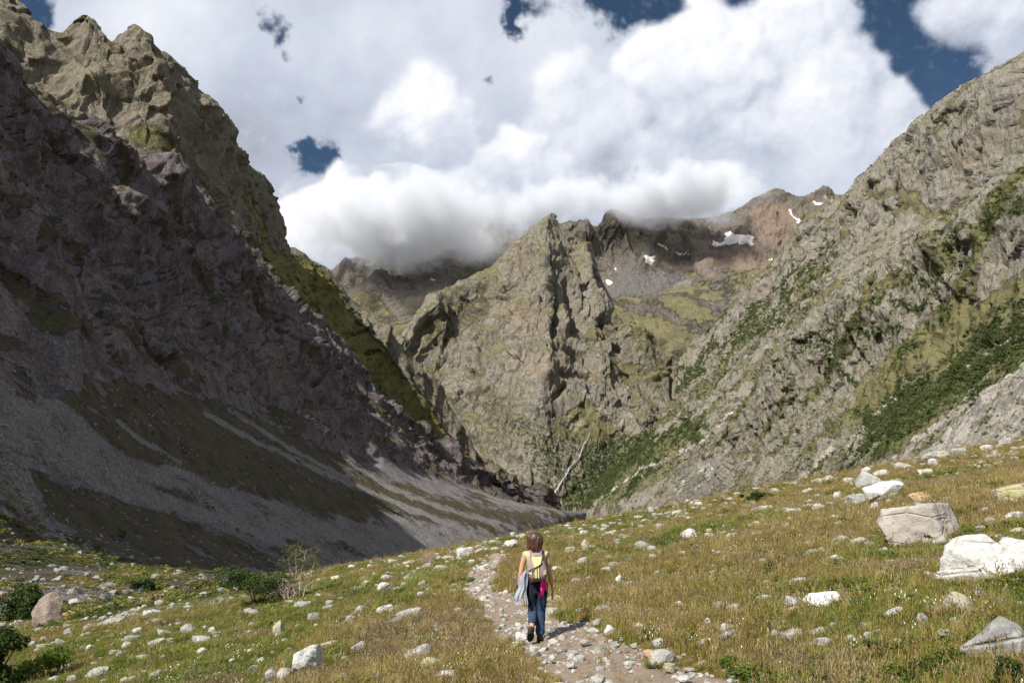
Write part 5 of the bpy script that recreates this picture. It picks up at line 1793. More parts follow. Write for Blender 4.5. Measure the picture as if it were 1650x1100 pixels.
def plants():
    rs = np.random.default_rng(9)

    def at(u, v):
        p = hit(u, v)
        return p, p[1] / FOC * math.hypot(1, p[0] / p[1])
    # willow bush with bare bleached branches
    p, s = at(462, 968)
    bush('willow_bush', tuple(p + np.array([-50 * s, 20 * s, -6 * s])), 118 * s, 60 * s, M['willow'], 9000, 1.5 * s, 'dense dark green willow bush beside the bare bleached branches', 21)
    root = bpy.data.objects.new('bare_shrub', None)
    scene.collection.objects.link(root)
    root.location = p
    tag(root, 'half dead shrub with bleached fan of bare branches and thin green top', 'shrub')
    V, F = [], []
    for k in range(26):
        a = -1.25 + 2.1 * (k / 25) + rs.normal(0, .08)
        ln = (62 - 30 * (k / 25)) * rs.uniform(.7, 1.1) * s * (1 if k < 16 else .8)
        pts, P0, ang = [], np.array([rs.normal(0, 4) * s, rs.normal(0, 6) * s, -.1]), a * .75
        for j in range(7):
            pts.append(P0.copy())
            P0 = P0 + np.array([math.sin(ang), rs.normal(0, .18), math.cos(ang) * .8]) * ln / 6
            ang += (a - ang) * .3 + rs.normal(0, .12)
        tube(V, F, pts, [1.15 * s * (1 - j / 7.5) for j in range(7)], 5)
        for _ in range(3):
            j = rs.integers(2, 6)
            q = [pts[j], pts[j] + np.array([rs.normal(0, 6), rs.normal(0, 5), rs.uniform(3, 9)]) * s]
            q.append(q[1] + np.array([rs.normal(0, 5), rs.normal(0, 4), rs.uniform(2, 8)]) * s)
            tube(V, F, q, [.5 * s, .35 * s, .15 * s], 4)
    link('branch', mesh_of('branch', V, F, M['wood']), root)
    V, F = [], []
    tips = []
    for (dx, top) in ((4, 78), (22, 70), (30, 60), (-4, 62)):
        pts, P0 = [], np.array([dx * .3 * s + 10 * s, 0, -.1])
        for j in range(8):
            pts.append(P0.copy())
            P0 = P0 + np.array([(dx * .7 - 6) / 7 * s + rs.normal(0, 1.2) * s, rs.normal(0, 1.5) * s, top / 7 * s])
        tips.append(pts[-1])
        tube(V, F, pts, [1.3 * s * (1 - j / 9) for j in range(8)], 6)
        for _ in range(7):
            j = rs.integers(3, 8)
            e = pts[j] + np.array([rs.normal(0, 10), rs.normal(0, 8), rs.uniform(4, 16)]) * s
            tube(V, F, [pts[j], (pts[j] + e) / 2 + np.array([0, 0, 2 * s]), e], [.5 * s, .35 * s, .15 * s], 4)
    link('stem', mesh_of('stem', V, F, M['wood']), root)
    bl = [(t[0] + rs.normal(0, 10) * s, t[1] + rs.normal(0, 10) * s, t[2] + rs.uniform(-22, 10) * s, rs.uniform(7, 13) * s) for t in tips for _ in range(5)]
    V, F = leaf_cloud(rs, bl, 2600, 1.0 * s)
    link('foliage', mesh_of('foliage', V, F, M['bush_feather']), root)
    # other bushes of the left and the lower corner
    for k, (u, v, w, h, mat, n, lf, lab) in enumerate([
        (58, 1098, 56, 44, 'bush_bright', 2400, 2.2, 'bright green leafy bush at the lower left corner'),
        (-14, 1120, 54, 96, 'bush', 3800, 2.6, 'tall dark bush cut by the left picture edge at the bottom'),
        (30, 1000, 70, 44, 'bush', 2500, 2.4, 'russet green bush around the left side of the reddish boulder'),
        (45, 965, 46, 26, 'bush', 1600, 2.0, 'small dark bush just above the reddish boulder'),
        (232, 952, 40, 18, 'bush', 1000, 1.8, 'low dark bush on the stony flat right of the reddish boulder'),
        (330, 952, 30, 12, 'bush', 700, 1.6, 'low flat bush at the end of the white stone strip'),
        (1230, 806, 74, 14, 'bush', 2000, 1.6, 'low dark juniper mat on the crest of the right meadow'),
        (1505, 872, 48, 18, 'bush', 1300, 1.8, 'dark low juniper against the right end of the long squared block'),
        (1176, 1080, 36, 26, 'bush_bright', 1100, 2.0, 'bright green leafy tuft at the right border of the path'),
        (1415, 1052, 40, 20, 'bush', 900, 1.8, 'dark green herb clump between lichened stones at the lower right'),
        (1640, 1096, 60, 34, 'bush', 1600, 2.2, 'dark twiggy bush in the lower right corner')]):
        p, s = at(u, v)
        bush('bush', tuple(p), w * s, h * s, M[mat], n, lf * s, lab, 60 + k)
    # tall green grass right of the bare shrub, a dry tuft beside it
    p, s = at(712, 915)
    for k, (u, v, mat, lab) in enumerate([(668, 942, 'fern', 'bright green tall grass clump on the shoulder left of the path'), (715, 930, 'fern', 'bright green tall grass clump nearer the white squared block'),
                                          (690, 908, 'grass_dry', 'dry straw coloured grass tussock on the shoulder crest'), (920, 1000, 'grass_green', 'dark grass tussock where the shadow of the hiker falls'),
                                          (905, 888, 'herb', 'dark green tussock near the crest right of the hiker')]):
        p, s = at(u, v)
        V, F = [], []
        w = 34 if k < 2 else 18
        hg = 20 if k != 2 else 26
        for _ in range(420 if k < 2 else 260):
            a, rr = rs.uniform(0, 6.28), math.sqrt(rs.random()) * w * .5 * s
            b = rs.uniform(0, 6.28)
            x0, y0, h = rr * math.cos(a) * 1.2, rr * math.sin(a), hg * s * rs.uniform(.5, 1.1) * (1 - .4 * rr / (w * .5 * s))
            l = h * rs.uniform(.1, .6)
            i = len(V)
            q = .35 * s
            g0 = float(ground(p[0] + x0, p[1] + y0)) - p[2]
            V += [(x0 - q, y0, g0 - .03), (x0 + q, y0, g0 - .03), (x0 + math.cos(b) * l * .4 + q * .7, y0 + math.sin(b) * l * .4, g0 + h * .6), (x0 + math.cos(b) * l * .4 - q * .7, y0 + math.sin(b) * l * .4, g0 + h * .6), (x0 + math.cos(b) * l, y0 + math.sin(b) * l, g0 + h)]
            F += [(i, i + 1, i + 2, i + 3), (i + 3, i + 2, i + 4)]
        o = link('grass_clump', mesh_of('grass_clump', V, F, M[mat]), None, tuple(p))
        tag(o, lab, 'grass clump')
    # a daisy and a fallen branch
    p, s = at(1140, 1012)
    root = bpy.data.objects.new('flower', None)
    scene.collection.objects.link(root)
    root.location = p
    tag(root, 'single large white flower with a dark centre in the right grass', 'flower')
    V, F = [], []
    tube(V, F, [(0, 0, -.03), (.01, 0, 6 * s), (0, 0, 11 * s)], [.3 * s, .25 * s, .25 * s], 5)
    link('stem', mesh_of('stem', V, F, M['herb']), root)
    for k in range(12):
        a = 2 * math.pi * k / 12
        c, d = np.array([0, -.3 * s, 11 * s]), np.array([math.cos(a), -.15, math.sin(a)])
        t = np.array([-math.sin(a), 0, math.cos(a)])
        V = [c + d * 1.2 * s - t * .5 * s, c + d * 1.2 * s + t * .5 * s, c + d * 4.2 * s + t * .9 * s, c + d * 4.6 * s, c + d * 4.2 * s - t * .9 * s]
        V += [q + np.array([0, .12 * s, 0]) for q in V]
        link('petal', mesh_of('petal', V, [(0, 1, 2, 3, 4), (9, 8, 7, 6, 5), (2, 7, 8, 3), (3, 8, 9, 4)], M['petal']), root)
    bm = bmesh.new()
    bmesh.ops.create_icosphere(bm, subdivisions=2, radius=1.6 * s)
    bmesh.ops.scale(bm, vec=(1, .5, 1), verts=bm.verts)
    me = bpy.data.meshes.new('flower_head'); bm.to_mesh(me); bm.free(); me.materials.append(M['flower_eye'])
    link('flower_head', me, root, (0, -.5 * s, 11 * s))
    p, s = at(1632, 958)
    q, _ = at(1598, 952)
    V, F = [], []
    e = (Vector(q) - Vector(p)) * 1.1
    tube(V, F, [(e.x * k + rs.normal(0, .6) * s, e.y * k, e.z * k + (1.5 + rs.normal(0, .5)) * s) for k in np.linspace(1, -1, 9)], [(1.0 + .5 * k / 8) * s for k in range(9)], 7)
    tube(V, F, [(0, 0, 1.5 * s), (4 * s, -3 * s, 5 * s), (9 * s, -4 * s, 7 * s)], [.7 * s, .5 * s, .25 * s], 5)
    tag(link('fallen_branch', mesh_of('fallen_branch', V, F, M['wood']), None, tuple(p)), 'bleached fallen branch lying in grass below the largest white boulder', 'branch')


def slope_plants():
    """bushes and small trees on the mountainsides, boulders on the scree"""
    rs = np.random.default_rng(33)

    def crown(name, mat, n, seed, tall=1.0):
        q = np.random.default_rng(seed)
        bl = [(q.normal(0, .3), q.normal(0, .3), tall * q.uniform(.25, .8), q.uniform(.22, .38)) for _ in range(7)]
        V, F = leaf_cloud(q, bl, n, .12)
        return mesh_of(name, V, F, mat)

    def pick(L_, w, n):
        P, nrm, q = L_['P'], L_['n'], L_['q']
        a, b, c = P[q[:, 0]], P[q[:, 1]], P[q[:, 3]]
        area = np.linalg.norm(np.cross(b - a, c - a), axis=1)
        u, v = to_px(a)
        vis = (u > -80) & (u < 1730) & (v > -40) & (v < 1000) & (a[:, 1] > 60)
        ww = w[q[:, 0]] * area * vis
        k = rs.choice(len(q), n, p=ww / ww.sum())
        f, g = rs.random(n)[:, None], rs.random(n)[:, None]
        d = P[q[k, 2]]
        return (a[k] * (1 - f) + b[k] * f) * (1 - g) + (c[k] * (1 - f) + d * f) * g, nrm[q[k, 0]]
    low = [crown('low_crown', M[('bush_far', 'willow', 'grass_gold', 'grass_green')[k]], 130, 720 + k, .7) for k in range(4)]
    n = 30000
    a, r = rs.uniform(-.80, -.12, n), 45 * (260 / 45) ** rs.random(n)
    x, y = a * r, r
    z = surface(x, y, ground(x, y))
    lp = L['left_near']['P']
    near_talus = lp[(lp[:, 1] < 420) & (lp[:, 1] > 40)][::3]
    P_ = np.stack([x, y, 0 * x], -1)
    keep = (fbm(P_ * .05, 4, .6, 611) + .25 * rs.normal(size=n) > .05) & ((a < -.27) | (r < 62))
    x, y, z, r = x[keep], y[keep], z[keep], r[keep]
    n = len(x)
    s_ = (.16 + .0030 * r) * np.exp(rs.normal(0, .45, n))
    cl = fbm(np.stack([x, y, 0 * x], -1) * .03, 3, .5, 613)
    idx = np.where(cl + rs.normal(0, .35, n) > .15, rs.integers(0, 2, n), rs.integers(2, 4, n))
    scatter('low_plants', np.stack([x, y, z - .05], -1), np.stack([rs.normal(0, .1, n), rs.normal(0, .1, n), rs.uniform(0, 6.28, n)], -1), np.stack([s_ * 1.3, s_ * 1.3, s_ * rs.uniform(.4, .8, n)], -1),
            idx, source_collection('low_plant_kinds', [bpy.data.objects.new('low_plant_kind', m_) for m_ in low]), 'low bushes and coarse grass tufts on the stony flat at the foot of the scree')
    crowns = [crown('crown', M['bush_far'], 150, 700 + k, (1, 1.3, .8, 1.1)[k]) for k in range(4)]
    trunk_me = None
    V, F = [], []
    tube(V, F, [(0, 0, -.25), (.02, 0, .2), (0, .02, .6)], [.06, .045, .02], 5)
    trunk_me = mesh_of('trunk', V, F, M['bark'])
    P, _ = pick(L['right_near'], np.clip(L['right_near']['m'][:, 1] - .25, 0, 1) ** 1.2, 9000)
    u, v = to_px(P)
    dist = P[:, 1]
    belt = (in_poly(u, v, [(1280, 770), (1370, 720), (1400, 655), (1480, 600), (1560, 540), (1660, 470), (1660, 590), (1560, 650), (1490, 690), (1400, 740), (1330, 780)], 4) > .5)
    order = np.argsort(dist + 1e5 * ~belt)
    near = order[:4000]
    near = rs.permutation(near[:900])[:230] if len(near) > 900 else near[:230]
    for k, i in enumerate(near):
        p = P[i]
        s = rs.uniform(3.2, 6.5)
        o = bpy.data.objects.new('bush', None)
        scene.collection.objects.link(o)
        o.location = (p[0], p[1], p[2] - .15 * s)
        o.scale = (s, s, s * rs.uniform(.8, 1.1))
        o.rotation_euler = (0, 0, rs.uniform(0, 6.28))
        tag(o, 'dark green bush of the dense belt across the nearer rocky spur', 'bush', 'bushes in the belt on the nearer spur')
        link('crown', crowns[k % 4], o)
        link('trunk', trunk_me, o)
    rest = np.setdiff1d(np.arange(len(P)), near)
    src = [bpy.data.objects.new('scrub_kind', m) for m in crowns]
    coll = source_collection('scrub_kinds', src)
    pts, scl = [P[rest]], [rs.uniform(1.6, 5.2, len(rest))]
    for key, nn, lo, hi in (('right_far', 9000, 3, 8.5), ('central', 2200, 3.5, 8), ('left_far', 1800, 2, 6)):
        mk = np.clip(L[key]['m'][:, 1] - .22, 0, 1) ** 1.2
        if mk.sum() > 0:
            a, _ = pick(L[key], mk, nn)
            pts.append(a); scl.append(rs.uniform(lo, hi, nn))
    # scattered bushes on rock and turf
    for key, nn, lo, hi in (('right_near', 2600, 1.2, 3.6), ('right_far', 2600, 2.5, 5.5), ('left_near', 900, 1.2, 3.2)):
        nrm = L[key]['n'][:, 2]
        a, _ = pick(L[key], sstep(.3, .7, nrm) * (sstep(-.1, .5, fbm(L[key]['P'] / 70, 3, .5, 555)) + .05) * (L[key]['m'][:, 2] < .6), nn)
        pts.append(a); scl.append(rs.uniform(lo, hi, nn))
    pts, s = np.concatenate(pts), np.concatenate(scl)
    pts[:, 2] -= s * .15
    n = len(pts)
    scatter('scrub', pts, np.stack([rs.normal(0, .1, n), rs.normal(0, .1, n), rs.uniform(0, 6.28, n)], -1), np.stack([s, s, s * rs.uniform(.55, 1.1, n)], -1),
            rs.integers(0, 4, n), coll, 'dark green scrub dotted over the mountainsides')
    # boulders of the scree fans
    src = [bpy.data.objects.new('block_kind', stone_mesh('scree_block', 900 + k, M['stone_scree'], ('round', 'block', 'slab')[k % 3], 1, 0)) for k in range(5)]
    coll = source_collection('scree_kinds', src)
    pts, scl = [], []
    for key, nn, lo, hi in (('left_near', 26000, .22, 1.2), ('right_near', 2500, .4, 1.5)):
        w = L[key]['m'][:, 2] if key == 'left_near' else sstep(.5, .8, L[key]['n'][:, 2])
        w = w * np.exp(-L[key]['P'][:, 1] / 600)
        a, _ = pick(L[key], w, nn)
        pts.append(a); scl.append(lo * (hi / lo) ** (rs.random(nn) ** 3))
    pts, s = np.concatenate(pts), np.concatenate(scl)
    n = len(pts)
    scatter('scree', pts, np.stack([rs.normal(0, .3, n), rs.normal(0, .3, n), rs.uniform(0, 6.28, n)], -1), np.stack([s, s * rs.uniform(.7, 1, n), s * rs.uniform(.5, .9, n)], -1),
            rs.integers(0, 5, n), coll, 'grey broken blocks strewn over the scree fans')


def stream():
    m, N = new_mat('white_water')
    P = N.n('ShaderNodeNewGeometry').outputs['Position']
    n = N.noise(P, .12, 4, .7)
    N.bsdf(N.mix(N.ramp(n, .35, .6), (0.22, 0.225, 0.22), (0.50, 0.51, 0.52)), .5, N.bump(n, .6, 3.0), .4)
    P = L['central']['P']
    u, v = to_px(P)
    line = [(948, 698), (943, 712), (938, 728), (928, 742), (917, 757), (911, 770), (900, 783), (893, 797), (885, 812)]
    pts = []
    for k in range(len(line) - 1):
        for t in np.linspace(0, 1, 5, endpoint=False):
            a = line[k][0] + (line[k + 1][0] - line[k][0]) * t + math.sin(k * 2.1 + t * 5) * 1.0
            b = line[k][1] + (line[k + 1][1] - line[k][1]) * t
            d = np.hypot(u - a, v - b)
            near = np.argsort(d)[:10]
            pts.append(P[near[np.argmin(P[near, 1])]])
    pts = np.array(pts)
    pts[1:-1] = (pts[:-2] + pts[1:-1] * 2 + pts[2:]) / 4
    V, F = [], []
    for k, p in enumerate(pts):
        w = (.45 + 1.2 * abs(math.sin(k * .9)) ** 2 + k * .04)
        back = np.array([0, -7.0, 2.5])
        for x, yy in ((-1, 1.5), (-.5, 0), (.5, 0), (1, 1.5)):
            V.append(tuple(p + back + np.array([x * w, yy, 0])))
    for k in range(len(pts) - 1):
        for j in range(3):
            a = k * 4 + j
            F.append((a, a + 1, a + 5, a + 4))
    o = link('stream', mesh_of('stream', V, F, m, smooth=True))
    tag(o, 'white mountain stream tumbling down the gorge below the peak', kind='structure')


if True:
    stream()
    make_materials()
    stones()
    small_stuff()
    plants()
    slope_plants()

# ------------------------------------------------------------------ the hiker
def skin_mesh(name, chains, mat, sub=2, root=0):
    """one continuous surface grown over a skeleton; chains of (key or point, radius) share joints by key"""
    V, Rd, E, key = [], [], [], {}
    for ch in chains:
        last = None
        for it in ch:
            if isinstance(it, str):
                i = key[it]
            else:
                k, p, r = it
                i = len(V)
                V.append(p)
                Rd.append(r if isinstance(r, tuple) else (r, r))
                if k:
                    key[k] = i
            if last is not None:
                E.append((last, i))
            last = i
    me = bpy.data.meshes.new(name)
    me.from_pydata(V, E, [])
    ob = bpy.data.objects.new(name, me)
    scene.collection.objects.link(ob)
    md = ob.modifiers.new('skin', 'SKIN')
    md.use_smooth_shade = True
    for i, r in enumerate(Rd):
        me.skin_vertices[0].data[i].radius = r
        me.skin_vertices[0].data[i].use_root = i == root
    sb = ob.modifiers.new('sub', 'SUBSURF')
    sb.levels = sb.render_levels = sub
    dg = bpy.context.evaluated_depsgraph_get()
    dg.update()
    out = bpy.data.meshes.new_from_object(ob.evaluated_get(dg))
    out.name = name
    bpy.data.objects.remove(ob)
    out.materials.clear()
    out.materials.append(mat)
    out.polygons.foreach_set('use_smooth', [True] * len(out.polygons))
    return out


def rings(name, prof, mat, n=20, power=2.6, wob=0.0, seed=0, cap=True):
    """closed body from rounded-rectangle rings (centre, half width, half depth)"""
    V, F = [], []
    rs = np.random.default_rng(seed)
    for (c, a, b) in prof:
        for j in range(n):
            t = 2 * math.pi * j / n
            ct, st = math.cos(t), math.sin(t)
            k = 1 + wob * rs.normal()
            V.append((c[0] + a * k * math.copysign(abs(ct) ** (2 / power), ct), c[1] + b * k * math.copysign(abs(st) ** (2 / power), st), c[2]))
    for i in range(len(prof) - 1):
        for j in range(n):
            a0, a1 = i * n + j, i * n + (j + 1) % n
            F.append((a0, a1, a1 + n, a0 + n))
    if cap:
        F.append(tuple(reversed(range(n))))
        F.append(tuple((len(prof) - 1) * n + j for j in range(n)))
    return mesh_of(name, V, F, mat, smooth=True)


def cloth(name, top, bottom, mat, folds, depth, nu=34, nv=26, thick=.006, seed=1, hem=.04):
    """a hanging, folded piece of cloth between an upper line and a lower line"""
    rs = np.random.default_rng(seed)
    ph = rs.uniform(0, 6.28, 3)
    V, F = [], []
    for sgn in (0, 1):
        for i in range(nu):
            s = i / (nu - 1)
            for j in range(nv):
                t = j / (nv - 1)
                p = np.array(top[0]) * (1 - s) + np.array(top[1]) * s
                q = np.array(bottom[0]) * (1 - s) + np.array(bottom[1]) * s
                c = p * (1 - t) + q * t
                w = math.sin(s * folds * 6.28 + ph[0] + 1.3 * t) * (.25 + .75 * t) + .22 * math.sin(s * folds * 14 + ph[1] + 3 * t)
                c = c + np.array([.012 * math.sin(9 * t + ph[2]), w * depth + sgn * thick, (.5 - rs.random()) * .002 + hem * t * math.sin(s * 11 + ph[1])])
                V.append(tuple(c))
    N = nu * nv
    for i in range(nu - 1):
        for j in range(nv - 1):
            a = i * nv + j
            F.append((a, a + 1, a + nv + 1, a + nv))
            F.append((N + a, N + a + nv, N + a + nv + 1, N + a + 1))
    for i in range(nu - 1):
        for j in (0, nv - 1):
            a = i * nv + j
            F.append((a, a + nv, N + a + nv, N + a))
    for j in range(nv - 1):
        for i in (0, nu - 1):
            a = i * nv + j
            F.append((a, a + 1, N + a + 1, N + a))
    return mesh_of(name, V, F, mat, smooth=True)


def hiker():
    skin = plain('sunlit_skin', (0.50, 0.27, 0.18), .6, .3, .08, 25)
    hair_m, N = new_mat('dark_brown_hair')
    P = N.n('ShaderNodeTexCoord').outputs['Object']
    n = N.noise(N.vmath('MULTIPLY', P, (60, 60, 6)), 1.0, 4, .7)
    N.bsdf(N.mix(n, (0.020, 0.008, 0.006), (0.11, 0.045, 0.030)), .42, N.bump(n, .8, .004), .5)
    jeans_m, N = new_mat('dark_denim')
    P = N.n('ShaderNodeTexCoord').outputs['Object']
    sep = N.n('ShaderNodeSeparateXYZ')
    N.put(sep.inputs[0], P)
    n = N.noise(P, 18, 5, .7)
    c = N.mix(N.ramp(N.math('ADD', N.noise(P, 5, 3, .5), N.ramp(sep.outputs[2], .75, .2, 0, .35)), .5, .85), (0.012, 0.015, 0.024), (0.034, 0.058, 0.098))
    N.bsdf(c, .9, N.bump(n, .6, .006), .1)
    top_m = plain('yellow_cotton_top', (0.46, 0.45, 0.26), .9, .1, .1, 30)
    mauve = plain('mauve_grey_nylon', (0.30, 0.215, 0.215), .75, .3, .12, 40, .002)
    yellow = plain('pale_yellow_nylon', (0.60, 0.56, 0.27), .7, .3, .08, 40, .002)
    black = plain('black_webbing', (0.020, 0.019, 0.022), .7, .3, .1, 60)
    shoe_m = plain('dark_brown_boot', (0.060, 0.040, 0.032), .8, .2, .2, 50, .003)
    sole_m = plain('boot_sole', (0.030, 0.024, 0.022), .9, .1, .2, 60, .004)
    grey = plain('blue_grey_fleece', (0.33, 0.35, 0.42), .95, .1, .14, 12, .006)
    pink = plain('magenta_cloth', (0.85, 0.045, 0.30), .85, .2, .15, 14, .004)
    white = plain('white_eyes', (0.7, 0.7, 0.68), .4)
    lip = plain('lips', (0.42, 0.14, 0.12), .6)

    base = hit(868, 1030)
    K = .0091 * (base[1] / 12.3)

    def q(u, v, y=0.0):
        return ((u - 868) * K, y, (1030 - v) * K)
    root = bpy.data.objects.new('person', None)
    scene.collection.objects.link(root)
    root.location = (base[0], base[1], base[2] - .03)
    root.rotation_euler = (0, 0, -math.atan2(base[0], base[1]))
    tag(root, 'hiker seen from behind walking the path in jeans and yellow top with long brown hair', 'person')

    def hand(side, w, d):
        ch = []
        w = np.array(w)
        palm = w + np.array(d) * .075
        ch.append([side + 'wrist', (side + 'palm', tuple(palm), (.030, .018))])
        for k, (off, ln) in enumerate(((-.024, .062), (-.009, .072), (.007, .068), (.021, .052))):
            a = palm + np.array([off * .35, off, -.022])
            ch.append([side + 'palm', (None, tuple(a), .0095), (None, tuple(a + np.array([0, .004, -ln * .5])), .0085), (None, tuple(a + np.array([.006 * (1 if side == 'L' else -1), .014, -ln])), .007)])
        th = w + np.array(d) * .035
        ch.append([side + 'palm', (None, tuple(th + np.array([0, .034, -.012])), .011), (None, tuple(th + np.array([0, .048, -.042])), .009)])
        return ch
    ls, rsd = q(847, 891), q(881, 891)
    chains = [
        [('pelvis', q(866, 938), (.150, .100)), ('waist', q(866, 920), (.118, .088)), ('chest', q(865, 900, .01), (.150, .098)), ('upper', q(864.5, 889, .01), (.120, .075)),
         ('neck', q(864, 882, .015), (.050, .052)), ('head0', q(863.5, 874, .03), (.062, .070)), ('head1', q(863, 867, .035), (.078, .092)), ('head2', q(863, 859.5, .03), (.060, .070))],
        ['upper', ('ls', ls, (.052, .052)), (None, q(842, 905), .041), ('le', q(838.5, 922, -.01), .035), (None, q(836.5, 934, .01), .032), ('Lwrist', q(835, 944, .03), (.024, .020))],
        ['upper', ('rs', rsd, (.052, .052)), (None, q(884.5, 905), .041), ('re', q(887, 922, -.01), .035), (None, q(889.5, 934, .015), .032), ('Rwrist', q(891.5, 945, .04), (.024, .020))],
        ['pelvis', ('lh', q(858.5, 944), (.090, .092)), (None, q(858.5, 962, .03), (.070, .076)), ('lk', q(858.5, 982, .06), (.056, .058)), (None, q(857.5, 993, -.06), (.046, .050)), ('la', q(857, 1003, -.17), .036), (None, q(855.5, 1012, -.15), (.036, .03)), (None, q(854.5, 1018, -.09), (.036, .025))],
        ['pelvis', ('rh', q(873, 944), (.090, .092)), (None, q(873, 962, .02), (.070, .076)), ('rk', q(872, 985, .04), (.056, .058)), (None, q(871, 1002, .02), (.048, .050)), ('ra', q(870, 1019, .0), .037), (None, q(869.5, 1025, .07), (.036, .026)), (None, q(869.5, 1027, .15), (.036, .02))],
    ]
    chains += hand('L', q(835, 944, .03), (-.08, .1, -1)) + hand('R', q(891.5, 945, .04), (.06, .15, -1))
    me = skin_mesh('body', chains, skin)
    body = link('body', me, root)
    # face, turned up the path
    hc = np.array(q(863, 867, .035))
    nose = mesh_of('nose', [hc + np.array(v) for v in ((-.012, .085, -.018), (.012, .085, -.018), (0, .112, -.022), (-.006, .086, .020), (.006, .086, .020), (0, .09, -.034))],
                   [(0, 2, 3), (3, 2, 4), (4, 2, 1), (0, 5, 2), (2, 5, 1)], skin, smooth=True)
    link('nose', nose, root)
    for sx in (-1, 1):
        for nm, r, mt, off, sc_ in (('eye', .012, white, (.030 * sx, .082, .010), (1, .5, .7)), ('ear', .026, skin, (.078 * sx, .0, -.004), (.35, .6, 1))):
            bm = bmesh.new()
            bmesh.ops.create_icosphere(bm, subdivisions=2, radius=r)
            bmesh.ops.scale(bm, vec=sc_, verts=bm.verts)
            m_ = bpy.data.meshes.new(nm); bm.to_mesh(m_); bm.free(); m_.materials.append(mt)
            link(nm, m_, root, tuple(hc + np.array(off)))
    bm = bmesh.new()
    bmesh.ops.create_icosphere(bm, subdivisions=2, radius=.022)
    bmesh.ops.scale(bm, vec=(1, .35, .35), verts=bm.verts)
    m_ = bpy.data.meshes.new('mouth'); bm.to_mesh(m_); bm.free(); m_.materials.append(lip)
    link('mouth', m_, root, tuple(hc + np.array((0, .080, -.046))))
    # clothes
    me = skin_mesh('top', [
        [('p', q(866, 934), (.150, .104)), (None, q(866, 920), (.128, .098)), (None, q(865, 902, .01), (.158, .106)), ('u', q(864.5, 890, .01), (.128, .084)), (None, q(864, 885, .012), (.075, .064))],
        ['u', (None, ls, (.060, .060)), (None, q(844.5, 897), .052)], ['u', (None, rsd, (.060, .060)), (None, q(883, 897), .052)]], top_m)
    link('top', me, root)
    me = skin_mesh('jeans', [
        [('p', q(866, 928), (.148, .108)), ('h', q(866, 939), (.160, .118))],
        ['h', (None, q(858, 947), (.096, .108)), (None, q(858, 963, .03), (.078, .086)), (None, q(858.5, 981, .06), (.066, .068)), (None, q(858, 990, -.02), (.062, .066)), (None, q(857.5, 997, -.10), (.066, .066)), (None, q(857.5, 1001, -.15), (.066, .06))],
        ['h', (None, q(873.5, 947), (.096, .108)), (None, q(873.5, 963, .02), (.078, .086)), (None, q(872.5, 984, .04), (.066, .068)), (None, q(871, 1003, .02), (.066, .068)), (None, q(870.5, 1014, .01), (.070, .070)), (None, q(870.5, 1021, .0), (.068, .068))]], jeans_m)
    # creases of the denim
    co = np.empty(len(me.vertices) * 3); me.vertices.foreach_get('co', co); co = co.reshape(-1, 3)
    d = fbm(co * np.array([9, 9, 22]), 3, .6, 8) * .010
    ctr = np.where(co[:, 0] < q(866, 0)[0], q(858, 0)[0], q(872.5, 0)[0])
    dv = np.stack([co[:, 0] - ctr, co[:, 1] - .02, 0 * ctr], -1)
    dv /= np.linalg.norm(dv, axis=1, keepdims=True) + 1e-6
    me.vertices.foreach_set('co', (co + dv * d[:, None]).ravel())
    link('jeans', me, root)
    for (pts, nm) in (([q(857, 1001, -.185), q(855.5, 1010, -.165), q(854, 1018, -.10), q(853.5, 1021, -.03)], 'l'), ([q(870, 1018, -.02), q(869.8, 1024, .0), q(869.5, 1026, .09), q(869.5, 1027, .19)], 'r')):
        me = skin_mesh('boot', [[(None, p, (.050, .046) if k < 3 else (.042, .030)) for k, p in enumerate(pts)]], shoe_m)
        b = link('boot', me, root)
        a, c = np.array(pts[1]), np.array(pts[3])
        ax = (c - a) / np.linalg.norm(c - a)
        up = np.array([0, .85, .5]) if nm == 'l' else np.array([0, 0, 1.0])
        up = up - ax * up.dot(ax); up /= np.linalg.norm(up)
        sd = np.cross(ax, up)
        V = []
        for lay in (-.052, -.030):
            for k in range(14):
                t = 2 * math.pi * k / 14
                l = math.cos(t) * .135
                V.append((a + c) / 2 + ax * (l + .01) + sd * math.sin(t) * (.048 - .010 * math.cos(t + .5)) + up * lay)
        F = [tuple(range(13, -1, -1)), tuple(range(14, 28))] + [(k, (k + 1) % 14, 14 + (k + 1) % 14, 14 + k) for k in range(14)]
        link('sole', mesh_of('sole', V, F, sole_m), b)
    wb = rings('wristband', [(np.array(q(835.2, 942.5, .03)) + np.array([0, 0, z]), .032, .028) for z in (-.02, .02)], black, 14, 2)
    link('wristband', wb, root)
    # hair: a cap and many locks falling to the shoulder blades
    rs = np.random.default_rng(4)
    bm = bmesh.new()
    bmesh.ops.create_icosphere(bm, subdivisions=4, radius=1)
    for v in bm.verts:
        c = v.co.copy()
        s = 1.0 + .04 * math.sin(c.x * 22 + c.z * 3) * (1 - max(0, c.z))
        v.co = Vector((hc[0] + c.x * .100 * s, hc[1] - .012 + c.y * .115 * s * (1 if c.y < .35 else .8), hc[2] + .012 + c.z * .112))
    m_ = bpy.data.meshes.new('hair'); bm.to_mesh(m_); bm.free()
    m_.materials.append(hair_m); m_.polygons.foreach_set('use_smooth', [True] * len(m_.polygons))
    V = [tuple(v.co) for v in m_.vertices]; F = [tuple(p.vertices) for p in m_.polygons]
